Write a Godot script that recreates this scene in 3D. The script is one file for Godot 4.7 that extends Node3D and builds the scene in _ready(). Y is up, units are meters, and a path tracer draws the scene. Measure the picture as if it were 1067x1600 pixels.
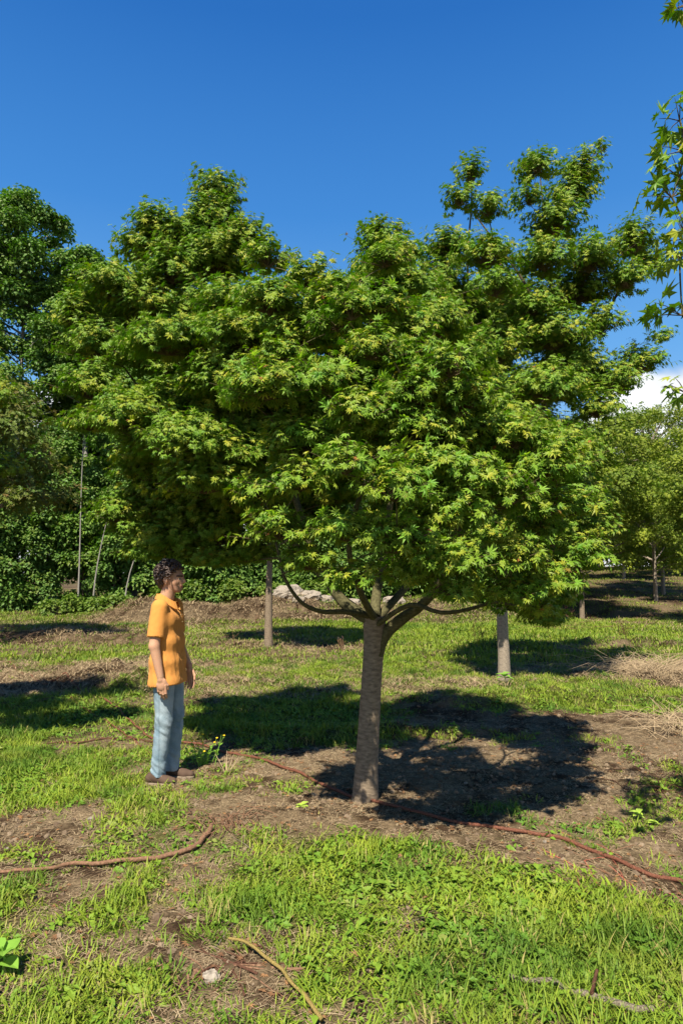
extends Node3D

const UP := Vector3.UP
const TONE := 0.86
const SUN_GOES := Vector3(0.66, -3.15, -2.2)

var rng := RandomNumberGenerator.new()
var mat := {}
var bump_a: FastNoiseLite
var bump_b: FastNoiseLite
var bump_c: FastNoiseLite
var patch_noise: FastNoiseLite
var grass_map := PackedFloat32Array()
var taken := {}

# ---------------------------------------------------------------- helpers

class MB:
	var v := PackedVector3Array()
	var n := PackedVector3Array()
	var c := PackedColorArray()
	var i := PackedInt32Array()

	func tube(pts: Array, rad: Array, sides: int, rough := 0.0, r: RandomNumberGenerator = null) -> void:
		var first := v.size()
		var count := pts.size()
		var t: Vector3 = (pts[1] - pts[0]).normalized()
		var a := t.cross(Vector3(0.31, 0.2, 0.93) if absf(t.z) < 0.9 else Vector3.UP).normalized()
		for k in count:
			var t2: Vector3 = (pts[mini(k + 1, count - 1)] - pts[maxi(k - 1, 0)]).normalized()
			a = (a - t2 * a.dot(t2)).normalized()
			var b := t2.cross(a)
			for s in sides:
				var an := TAU * s / sides
				var o := a * cos(an) + b * sin(an)
				var q: float = rad[k]
				if rough > 0.0:
					q *= 1.0 + rough * r.randf_range(-1, 1)
				v.append(pts[k] + o * q)
				n.append(o)
		for k in count - 1:
			for s in sides:
				var p := first + k * sides + s
				var p1 := first + k * sides + (s + 1) % sides
				i.append_array([p, p + sides, p1, p1, p + sides, p1 + sides])
		for e in [0, count - 1]:
			var m := v.size()
			v.append(pts[e])
			n.append(t * (-1.0 if e == 0 else 1.0))
			for s in sides:
				var p: int = first + e * sides + s
				var p1: int = first + e * sides + (s + 1) % sides
				if e == 0:
					i.append_array([m, p, p1])
				else:
					i.append_array([m, p1, p])

	func commit(smooth := true) -> ArrayMesh:
		var arr := []
		arr.resize(Mesh.ARRAY_MAX)
		arr[Mesh.ARRAY_VERTEX] = v
		if smooth and n.size() == v.size():
			arr[Mesh.ARRAY_NORMAL] = n
		if c.size() == v.size():
			arr[Mesh.ARRAY_COLOR] = c
		arr[Mesh.ARRAY_INDEX] = i
		var m := ArrayMesh.new()
		m.add_surface_from_arrays(Mesh.PRIMITIVE_TRIANGLES, arr)
		return m

func numbered(called: String) -> String:
	var k: int = taken.get(called, -1) + 1
	taken[called] = k
	return called if k == 0 else "%s_%03d" % [called, k]

func part(called: String, mesh: Mesh, m: Material, parent: Node) -> MeshInstance3D:
	var o := MeshInstance3D.new()
	o.name = called
	o.mesh = mesh
	o.material_override = m
	parent.add_child(o, true)
	return o

func tag(o: Node, label: String, category := "", group := "", kind := "") -> void:
	if label: o.set_meta("label", label)
	if category: o.set_meta("category", category)
	if group: o.set_meta("group", group)
	if kind: o.set_meta("kind", kind)

func thing(called: String, label: String, category: String, at: Vector3, group := "") -> Node3D:
	var o := Node3D.new()
	o.name = numbered(called)
	o.position = at
	add_child(o)
	tag(o, label, category, group)
	return o

func lone(called: String, mesh: Mesh, m: Material, at: Vector3, label: String, category: String, group := "") -> MeshInstance3D:
	var o := MeshInstance3D.new()
	o.name = numbered(called)
	o.mesh = mesh
	o.material_override = m
	o.position = at
	add_child(o)
	tag(o, label, category, group)
	return o

func scatter(called: String, mesh: Mesh, m: Material, buf: PackedFloat32Array, parent: Node) -> MultiMeshInstance3D:
	var mm := MultiMesh.new()
	mm.transform_format = MultiMesh.TRANSFORM_3D
	mm.use_colors = true
	mm.mesh = mesh
	mm.instance_count = buf.size() / 16
	mm.buffer = buf
	var o := MultiMeshInstance3D.new()
	o.name = called
	o.multimesh = mm
	o.material_override = m
	parent.add_child(o, true)
	o.set_meta("kind", "stuff")
	return o

func put(buf: PackedFloat32Array, b: Basis, o: Vector3, c: Color) -> void:
	buf.append_array([b.x.x, b.y.x, b.z.x, o.x, b.x.y, b.y.y, b.z.y, o.y, b.x.z, b.y.z, b.z.z, o.z, c.r * TONE, c.g * TONE, c.b * TONE, 1.0])

func v3(a: Array) -> Vector3:
	return Vector3(a[0], a[1], a[2])

func rv() -> Vector3:
	return Vector3(rng.randfn(), rng.randfn(), rng.randfn()).limit_length(2.0) * 0.6

func noise(s: int, f: float, oct := 3) -> FastNoiseLite:
	var q := FastNoiseLite.new()
	q.seed = s
	q.noise_type = FastNoiseLite.TYPE_SIMPLEX_SMOOTH
	q.frequency = f
	q.fractal_octaves = oct
	return q

func smooth(pts: Array, steps: int) -> Array:
	var out := []
	for k in pts.size() - 1:
		var a: Vector3 = pts[maxi(k - 1, 0)]
		var b: Vector3 = pts[k]
		var c: Vector3 = pts[k + 1]
		var d: Vector3 = pts[mini(k + 2, pts.size() - 1)]
		for s in steps:
			out.append(b.cubic_interpolate(c, a, d, float(s) / steps))
	out.append(pts[-1])
	return out

func taper(n: int, a: float, b: float, p := 1.0) -> Array:
	var out := []
	for k in n:
		out.append(lerpf(a, b, pow(float(k) / (n - 1), p)))
	return out

func lin(r: float, g: float, b: float) -> Color:
	return Color(r, g, b).linear_to_srgb()

func gray_texture(nz: FastNoiseLite, size: int, lo: float, hi: float) -> ImageTexture:
	var im := nz.get_seamless_image(size, size)
	im.convert(Image.FORMAT_L8)
	var d := im.get_data()
	for k in d.size():
		d[k] = int(255.0 * lerpf(lo, hi, d[k] / 255.0))
	var im2 := Image.create_from_data(size, size, false, Image.FORMAT_L8, d)
	im2.convert(Image.FORMAT_RGB8)
	return ImageTexture.create_from_image(im2)

# ---------------------------------------------------------------- camera, sky, sun

func make_view() -> void:
	var cam := Camera3D.new()
	cam.name = "camera"
	cam.position = Vector3(0, 1.6, 0)
	cam.rotation_degrees = Vector3(5.35, 0, 0)
	cam.fov = 73.73
	cam.near = 0.05
	cam.far = 1500.0
	add_child(cam)
	cam.current = true
	var sun := DirectionalLight3D.new()
	sun.name = "sun"
	sun.light_energy = 1.6
	sun.light_color = Color(1.0, 0.955, 0.87)
	sun.light_angular_distance = 0.5
	sun.shadow_enabled = true
	add_child(sun)
	sun.look_at_from_position(Vector3.ZERO, SUN_GOES, UP)
	var env := Environment.new()
	env.background_mode = Environment.BG_SKY
	env.tonemap_mode = Environment.TONE_MAPPER_LINEAR
	env.tonemap_exposure = 2.05
	env.sdfgi_enabled = true
	env.ssao_enabled = true
	env.ssil_enabled = true
	var sky := Sky.new()
	var pano := PanoramaSkyMaterial.new()
	pano.panorama = ImageTexture.create_from_image(sky_image())
	sky.sky_material = pano
	env.sky = sky
	var we := WorldEnvironment.new()
	we.name = "world_environment"
	we.environment = env
	add_child(we)

func sky_image() -> Image:
	var w := 2048
	var h := 1024
	var im := Image.create(w, h, false, Image.FORMAT_RGBF)
	var stops := [[-1.6, 0.0876, 0.0949, 0.073], [-0.02, 0.1752, 0.197, 0.2043], [0.0, 0.2627, 0.3649, 0.4817], [0.12, 0.1679, 0.3065, 0.4744], [0.3, 0.0766, 0.2116, 0.4233], [0.5, 0.0307, 0.1314, 0.343], [0.72, 0.0131, 0.0803, 0.2627], [1.0, 0.0088, 0.0569, 0.2043], [1.6, 0.0073, 0.0453, 0.1679]]
	var big := noise(71, 1.0, 2)
	var puff := noise(72, 4.2, 5)
	var shade := noise(73, 7.0, 4)
	for y in h:
		var el := (0.5 - (y + 0.5) / h) * PI
		var k := 0
		while k < stops.size() - 2 and el > stops[k + 1][0]:
			k += 1
		var t := clampf((el - stops[k][0]) / (stops[k + 1][0] - stops[k][0]), 0, 1)
		var base := Color(lerpf(stops[k][1], stops[k + 1][1], t), lerpf(stops[k][2], stops[k + 1][2], t), lerpf(stops[k][3], stops[k + 1][3], t))
		im.fill_rect(Rect2i(0, y, w, 1), base)
		if el > 0.44 or el < -0.02:
			continue
		var ce := cos(el)
		for x in w:
			var az := ((x + 0.5) / w - 0.5) * TAU
			var p := Vector3(sin(az) * ce, el * 1.25, -cos(az) * ce)
			var top := 0.232 + 0.08 * big.get_noise_3d(p.x * 1.7, 0.0, p.z * 1.7)
			var q := top - el + 0.085 * puff.get_noise_3dv(p)
			if q <= 0.0:
				continue
			var a := smoothstep(0.0, 0.02, q)
			var g := 0.57 + 0.24 * shade.get_noise_3dv(p) - 0.08 * smoothstep(0.05, 0.3, q)
			im.set_pixel(x, y, base.lerp(Color(g * 0.97, g, g * 1.03), a))
	return im

# ---------------------------------------------------------------- materials

func std(color: Color, rough := 0.8, spec := 0.3) -> StandardMaterial3D:
	var m := StandardMaterial3D.new()
	m.albedo_color = color
	m.roughness = rough
	m.metallic_specular = spec
	return m

func leafy(back: Color, rough := 0.5, spec := 0.35) -> StandardMaterial3D:
	var m := std(Color.WHITE, rough, spec)
	m.vertex_color_use_as_albedo = true
	m.cull_mode = BaseMaterial3D.CULL_DISABLED
	m.backlight_enabled = true
	m.backlight = back
	return m

func bark(color: Color, sx: float, sy: float, s: int, lo := 0.55) -> StandardMaterial3D:
	var m := std(color, 0.9, 0.2)
	var nz := noise(s, 0.02, 5)
	m.albedo_texture = gray_texture(nz, 512, lo, 1.0)
	m.uv1_triplanar = true
	m.uv1_scale = Vector3(sx, sy, sx)
	m.heightmap_enabled = true
	m.heightmap_texture = gray_texture(noise(s + 1, 0.03, 5), 512, 0.0, 1.0)
	m.heightmap_scale = 0.22
	return m

func make_materials() -> void:
	mat.leaf = leafy(Color(0.62, 0.78, 0.16), 0.48, 0.36)
	mat.grass = leafy(Color(0.5, 0.6, 0.2), 0.55, 0.3)
	mat.straw = leafy(Color(0.12, 0.1, 0.06), 0.9, 0.15)
	mat.bark = bark(lin(0.33, 0.26, 0.188), 1.6, 3.6, 11, 0.58)
	mat.bark_pale = bark(lin(0.52, 0.44, 0.35), 2.0, 10.0, 13, 0.45)
	mat.bark_dark = bark(lin(0.16, 0.125, 0.085), 3.0, 5.0, 15)
	mat.bark_green = bark(lin(0.15, 0.14, 0.07), 3.0, 5.0, 17)
	mat.bark_birch = bark(lin(0.42, 0.40, 0.36), 2.0, 4.0, 19)
	mat.twig = std(lin(0.12, 0.09, 0.05), 0.8)
	mat.twig_red = std(lin(0.38, 0.10, 0.07), 0.6)
	mat.pipe = bark(lin(0.30, 0.125, 0.08), 9.0, 9.0, 21, 0.4)
	mat.pipe.roughness = 0.6
	mat.stick = bark(lin(0.33, 0.19, 0.12), 6.0, 6.0, 23)
	mat.stick_yellow = bark(lin(0.46, 0.35, 0.12), 16.0, 16.0, 25, 0.45)
	mat.stick_pale = bark(lin(0.40, 0.34, 0.26), 14.0, 14.0, 27, 0.25)
	mat.stick_dark = bark(lin(0.15, 0.075, 0.05), 6.0, 6.0, 29)
	mat.rock = bark(lin(0.44, 0.385, 0.32), 2.5, 2.5, 31, 0.55)
	mat.brush = std(lin(0.40, 0.31, 0.20), 0.9, 0.15)
	mat.clod = std(Color.WHITE, 1.0, 0.1)
	mat.clod.vertex_color_use_as_albedo = true
	# soil: speckled grain over the colours of the sheet
	var g := std(Color.WHITE, 1.0, 0.12)
	g.vertex_color_use_as_albedo = true
	var fine := noise(41, 0.06, 4)
	var coarse := noise(42, 0.012, 4)
	var s := 1024
	var a := fine.get_seamless_image(s, s)
	var b := coarse.get_seamless_image(s, s)
	a.convert(Image.FORMAT_L8)
	b.convert(Image.FORMAT_L8)
	var da := a.get_data()
	var db := b.get_data()
	var hd := PackedByteArray()
	hd.resize(s * s)
	var r := RandomNumberGenerator.new()
	r.seed = 6
	for k in s * s:
		var q := 0.35 + 0.4 * da[k] / 255.0 + 0.25 * db[k] / 255.0 + r.randf_range(-0.09, 0.09)
		hd[k] = clampi(int(q * 255.0), 0, 255)
	for k in 5200:   # grit and chips of straw
		var x := r.randi_range(2, s - 14)
		var y := r.randi_range(2, s - 14)
		var q := r.randi_range(200, 255) if r.randf() < 0.6 else r.randi_range(60, 110)
		var len := r.randi_range(1, 10)
		var sl := r.randf_range(-1, 1)
		for e in len:
			hd[(y + int(e * sl) % s) * s + x + e] = q
	var im := Image.create_from_data(s, s, false, Image.FORMAT_L8, hd)
	im.convert(Image.FORMAT_RGB8)
	g.albedo_texture = ImageTexture.create_from_image(im)
	g.uv1_triplanar = true
	g.uv1_world_triplanar = true
	g.uv1_scale = Vector3(0.83, 0.83, 0.83)
	g.heightmap_enabled = true
	g.heightmap_texture = g.albedo_texture
	g.heightmap_scale = 1.2
	mat.ground = g

# ---------------------------------------------------------------- ground

const GRASS_PATCHES := [
	[0.5, -3.4, 1, 0.7, 0.55],
	[-0.3, -3.98, 0.46, 0.43, 0.4],
	[-1.25, -4.56, 0.29, 0.34, 0.4],
	[-0.92, -2.72, 0.41, 0.27, 0.3],
	[-1.29, -3.34, 0.48, 0.36, 0.2],
	[0.94, -3.34, 0.48, 0.55, 0.25],
	[-3.47, -8.35, 0.84, 1.84, 0.8],
	[-2.42, -5.62, 0.61, 0.53, 0.6],
	[-1.3, -5.07, 0.41, 0.28, 0.25],
	[-0.61, -7.98, 0.95, 1.09, 0.8],
	[2.68, -9.21, 1.27, 1.06, 0.6],
	[3.91, -9.99, 1.1, 1.14, 0.4],
	[3.99, -23.09, 3.85, 8.59, 0.8],
	[-0.89, -11.63, 1.82, 1.72, 0.35],
	[-5.04, -12.9, 0.59, 1.34, 0.5],
	[-3.93, -13.39, 0.49, 1.44, 0.6],
	[1.22, -12.44, 1.03, 1.79, 0.5],
	[6.92, -20.39, 3.02, 4.48, 0.4],
	[-1.15, -23.09, 1.71, 2.47, 0.3],
	[-11.06, -28.82, 4.28, 4.91, 0.4],
	[0.16, -6.53, 0.36, 0.47, 0.2],
	[1.22, -3.22, 0.32, 0.51, 0.25],
	[-0.06, -4.78, 0.73, 0.33, -0.9],
	[0.67, -4.45, 0.44, 0.17, -0.8],
	[1.06, -4.11, 0.41, 0.2, -0.7],
	[1.46, -3.81, 0.31, 0.27, -0.6],
	[1.19, -5.79, 1.21, 0.85, -0.9],
	[0.31, -5.21, 0.52, 0.6, -0.7],
	[-0.88, -4.78, 0.43, 0.3, -0.45],
	[-1.87, -4.56, 0.45, 0.39, -0.45],
	[-0.39, -3.07, 0.23, 0.27, -0.45],
	[-4.69, -10.78, 0.69, 1.75, -0.7],
	[-3.68, -11.63, 0.64, 2.39, -0.9],
	[1.81, -7.7, 1.34, 0.53, -0.8],
	[3.12, -7.63, 0.63, 0.66, -0.5],
	[5.21, -11.63, 0.64, 1.72, -0.7],
	[3.07, -6.77, 0.28, 1.04, -0.7],
	[-1.11, -6.65, 0.36, 0.49, -0.3],
	[-0.3, -6.09, 0.55, 0.52, -0.5],
	[-7.5, -18.26, 2.03, 2.32, -0.5],
	[-0.78, -15.79, 1.31, 1.14, -0.5],
	[0.32, -3.34, 0.12, 0.18, -0.3],
	[0.24, -3.12, 0.17, 0.15, -0.25],
	[21.18, -57.41, 4.27, 39.91, -0.5],
	[-0.76, -4.15, 0.22, 0.23, -0.2],
	[-1.29, -3.66, 0.26, 0.22, -0.25],
	[5.35, -15.79, 1.31, 1.73, -0.4],
	[-0.75, -3.34, 0.18, 0.18, -0.2],
	[-1.32, -5.5, 0.22, 0.23, -0.6]]
const MOUNDS := [[2.9, -9.0, 1.5, 0.28, 0.15], [4.3, -7.6, 0.9, 0.4, 0.12], [-3.55, -10.6, 0.75, 0.6, 0.26], [-2.9, -9.9, 0.4, 0.4, 0.16], [1.6, -8.6, 0.7, 0.25, 0.1], [-7.4, -17.5, 2.2, 0.8, 0.22], [-4.6, -17.0, 0.7, 0.6, 0.3], [6.4, -16.0, 1.6, 0.5, 0.18], [3.6, -15.0, 1.2, 0.4, 0.14], [0.6, -7.2, 1.6, 0.22, 0.07], [2.2, -5.1, 0.5, 0.35, 0.05], [-0.3, -4.65, 0.5, 0.3, 0.04]]

func height(x: float, z: float) -> float:
	var d := -z
	var rise := smoothstep(5.5, 11.0, d)
	var h := (0.03 + 0.06 * rise) * bump_a.get_noise_2d(x, z) + (0.022 + 0.055 * rise) * bump_b.get_noise_2d(x, z)
	if d > 20.0:
		var right := smoothstep(3.0, 8.5, x)
		h += right * 0.07 * clampf(d - 26.0, 0.0, 36.0)
		var line := d - 25.2 - 0.9 * bump_a.get_noise_2d(x * 0.3, 9.0)
		var ridge := exp(-line * line / 2.6) * 0.8
		ridge *= smoothstep(-10.5, -6.0, x) * (1.0 - smoothstep(4.0, 9.0, x)) * (0.85 + 0.5 * bump_a.get_noise_2d(x * 0.8, 3.0))
		h += ridge + (1.0 - right) * 0.3 * smoothstep(24.0, 30.0, d)
		h += 0.25 * bump_a.get_noise_2d(x * 0.15, z * 0.15) * smoothstep(20, 30, d)
	for m in MOUNDS:
		var u: float = (x - m[0]) / m[2]
		var w: float = (z - m[1]) / m[3]
		var q := u * u + w * w
		if q < 5.0:
			h += m[4] * exp(-q) * (1.0 + 0.5 * bump_b.get_noise_2d(x * 1.7, z * 1.7))
	return h

const GX := 280
const GZ := 420

func make_grass_map() -> void:
	grass_map.resize(GX * GZ)
	for j in GZ:
		for i in GX:
			var x := (i - GX / 2) * 0.1
			var z := 1.0 - j * 0.1
			grass_map[j * GX + i] = 0.45 - 0.06 * smoothstep(7.0, 10.0, -z) + 0.42 * patch_noise.get_noise_2d(x, z) + 0.2 * bump_b.get_noise_2d(x * 0.7, z * 0.7)
	for p in GRASS_PATCHES:
		var i0 := maxi(0, int((p[0] - p[2] * 2) / 0.1 + GX / 2))
		var i1 := mini(GX - 1, int((p[0] + p[2] * 2) / 0.1 + GX / 2))
		var j0 := maxi(0, int((1.0 - p[1] - p[3] * 2) / 0.1))
		var j1 := mini(GZ - 1, int((1.0 - p[1] + p[3] * 2) / 0.1))
		for j in range(j0, j1 + 1):
			for i in range(i0, i1 + 1):
				var u: float = ((i - GX / 2) * 0.1 - p[0]) / p[2]
				var w: float = (1.0 - j * 0.1 - p[1]) / p[3]
				var q := u * u + w * w
				if q < 4.0:
					grass_map[j * GX + i] += p[4] * exp(-q * q * 0.7)
	
func grassy(x: float, z: float) -> float:
	var fi := x / 0.1 + GX / 2
	var fj := (1.0 - z) / 0.1
	var i := int(fi)
	var j := int(fj)
	if i < 0 or j < 0 or i >= GX - 1 or j >= GZ - 1:
		return 0.34 + 0.5 * patch_noise.get_noise_2d(x, z)
	var u := fi - i
	var w := fj - j
	var k := j * GX + i
	return lerpf(lerpf(grass_map[k], grass_map[k + 1], u), lerpf(grass_map[k + GX], grass_map[k + GX + 1], u), w)

func axis(fine_lo: float, fine_hi: float, step: float, lo: float, hi: float, grow: float) -> Array:
	var out := []
	var x := fine_lo
	while x < fine_hi:
		out.append(x)
		x += step
	var s := step
	while x < hi:
		out.append(x)
		s *= grow
		x += s
	out.append(hi)
	x = fine_lo
	s = step
	var before := []
	while x > lo:
		s *= grow
		x -= s
		before.push_front(maxf(x, lo))
	return before + out

func build_ground() -> void:
	var xs := axis(-4.2, 4.2, 0.03, -420.0, 420.0, 1.06)
	var zs := axis(-8.5, -2.0, 0.03, -520.0, 40.0, 1.045)
	var mb := MB.new()
	var w := xs.size()
	var tone := noise(51, 0.55, 4)
	var tone2 := noise(52, 2.6, 3)
	for z in zs:
		for x in xs:
			var g := grassy(x, z)
			if z < -22.8 and z > -27.0 and x < 7.0 and x > -8.5:
				g -= 0.7
			var bare := 1.0 - smoothstep(0.2, 0.6, g)
			var h := height(x, z)
			var d: float = -z
			var t1 := tone.get_noise_2d(x, z)
			var t2 := tone2.get_noise_2d(x, z)
			if d < 30.0:
				h += (0.006 + 0.02 * bare) * bump_c.get_noise_2d(x, z)
			mb.v.append(Vector3(x, h, z))
			# dark soil, dry thatch, mossy green
			var soil := Color(0.115, 0.076, 0.047)
			var thatch := Color(0.37, 0.275, 0.17)
			var moss := Color(0.17, 0.20, 0.05)
			var c := soil.lerp(thatch, smoothstep(-0.35, 0.4, t1 + 0.9 * t2 + 0.12))
			c = c.lerp(moss, 0.75 * smoothstep(0.35, 0.85, g + 0.3 * t2))
			mb.c.append(c * TONE)
	var nx := PackedVector3Array()
	nx.resize(mb.v.size())
	for j in zs.size():
		for i in w:
			var k := j * w + i
			var a := mb.v[k + 1 if i < w - 1 else k] - mb.v[k - 1 if i > 0 else k]
			var b := mb.v[k + w if j < zs.size() - 1 else k] - mb.v[k - w if j > 0 else k]
			nx[k] = b.cross(a).normalized()
	mb.n = nx
	for j in zs.size() - 1:
		for i in w - 1:
			var k := j * w + i
			mb.i.append_array([k, k + 1, k + w, k + 1, k + w + 1, k + w])
	var o := part("ground", mb.commit(), mat.ground, self)
	o.set_meta("kind", "structure")

# ---------------------------------------------------------------- leaves

func maple_leaf(detail: bool) -> ArrayMesh:
	var mb := MB.new()
	var outline := []
	var angs := [-122, -78, -39, 0, 39, 78, 122]
	var lens := [0.45, 0.78, 0.95, 1.0, 0.95, 0.78, 0.45]
	for k in 7:
		var a: float = deg_to_rad(angs[k])
		var l: float = lens[k]
		if k > 0:
			var an: float = deg_to_rad((angs[k - 1] + angs[k]) / 2.0)
			outline.append([an, 0.38 if detail else 0.42])
		if detail:
			outline.append([a - 0.19, l * 0.6])
		outline.append([a, l])
		if detail:
			outline.append([a + 0.19, l * 0.6])
	mb.v.append(Vector3(0, 0.0, 0))
	for o in outline:
		var r: float = o[1]
		var fold := 0.0 if r > 0.5 else 0.05
		mb.v.append(Vector3(sin(o[0]) * r, -0.2 * r * r + fold, cos(o[0]) * r))
	for k in outline.size() - 1:
		mb.i.append_array([0, k + 1, k + 2])
	var m := mb.v.size()
	mb.v.append_array([Vector3(-0.018, 0, 0.02), Vector3(0.018, 0, 0.02), Vector3(0, 0.06, -0.6)])
	mb.i.append_array([m, m + 1, m + 2])
	return mb.commit()

func add_mesh(mb: MB, src: ArrayMesh, t: Transform3D) -> void:
	var arr := src.surface_get_arrays(0)
	var first := mb.v.size()
	for p in arr[Mesh.ARRAY_VERTEX]:
		mb.v.append(t * p)
	for k in arr[Mesh.ARRAY_INDEX]:
		mb.i.append(first + k)

func oval_leaf() -> ArrayMesh:
	var mb := MB.new()
	mb.v.append_array([Vector3(0, 0, 0), Vector3(0.32, 0.1, 0.38), Vector3(0, -0.02, 0.5), Vector3(-0.32, 0.1, 0.38), Vector3(0, -0.12, 1.0)])
	mb.i.append_array([0, 1, 2, 0, 2, 3, 1, 4, 2, 2, 4, 3])
	return mb.commit()

func sprig(leaf: ArrayMesh, count: int, size: float, reach: float, s: int) -> ArrayMesh:
	var mb := MB.new()
	var r := RandomNumberGenerator.new()
	r.seed = s
	for k in count:
		var t := (k + 0.5) / count
		var az := k * 2.4 + r.randf_range(-0.4, 0.4)
		var dir := Vector3(cos(az), r.randf_range(-0.35, 0.25), sin(az)).normalized()
		var nrm := (UP + 0.5 * Vector3(r.randfn(), 0, r.randfn())).normalized()
		var x := nrm.cross(dir).normalized()
		nrm = dir.cross(x).normalized()
		var sc := size * r.randf_range(0.75, 1.2)
		var at := Vector3(r.randf_range(-1, 1), r.randf_range(-0.5, 0.5), r.randf_range(-1, 1)) * reach * 0.55 + dir * reach * 0.2 * t
		add_mesh(mb, leaf, Transform3D(Basis(x * sc, nrm * sc, dir * sc), at))
	return mb.commit()

# ---------------------------------------------------------------- trees

func bez(a: Vector3, b: Vector3, c: Vector3, t: float) -> Vector3:
	return a.lerp(b, t).lerp(b.lerp(c, t), t)

func trunk_part(t: Node3D, pts: Array, rad: Array, m: Material) -> void:
	var mb := MB.new()
	mb.tube(pts, rad, 20, 0.006, rng)
	part("trunk", mb.commit(), m, t)

var leaf_low: ArrayMesh
var leaf_high: ArrayMesh
var leaf_mats := []

func leaf_color(young: float) -> Color:
	var c := Color(0.105, 0.232, 0.019).lerp(Color(0.215, 0.365, 0.034), rng.randf())
	var w := young * rng.randf_range(0.1, 1.2)
	c = c.lerp(Color(0.42, 0.42, 0.04), clampf(w, 0, 0.9))
	if rng.randf() < 0.012:
		c = c.lerp(Color(0.42, 0.13, 0.04), rng.randf_range(0.4, 0.95))
	return c

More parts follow.
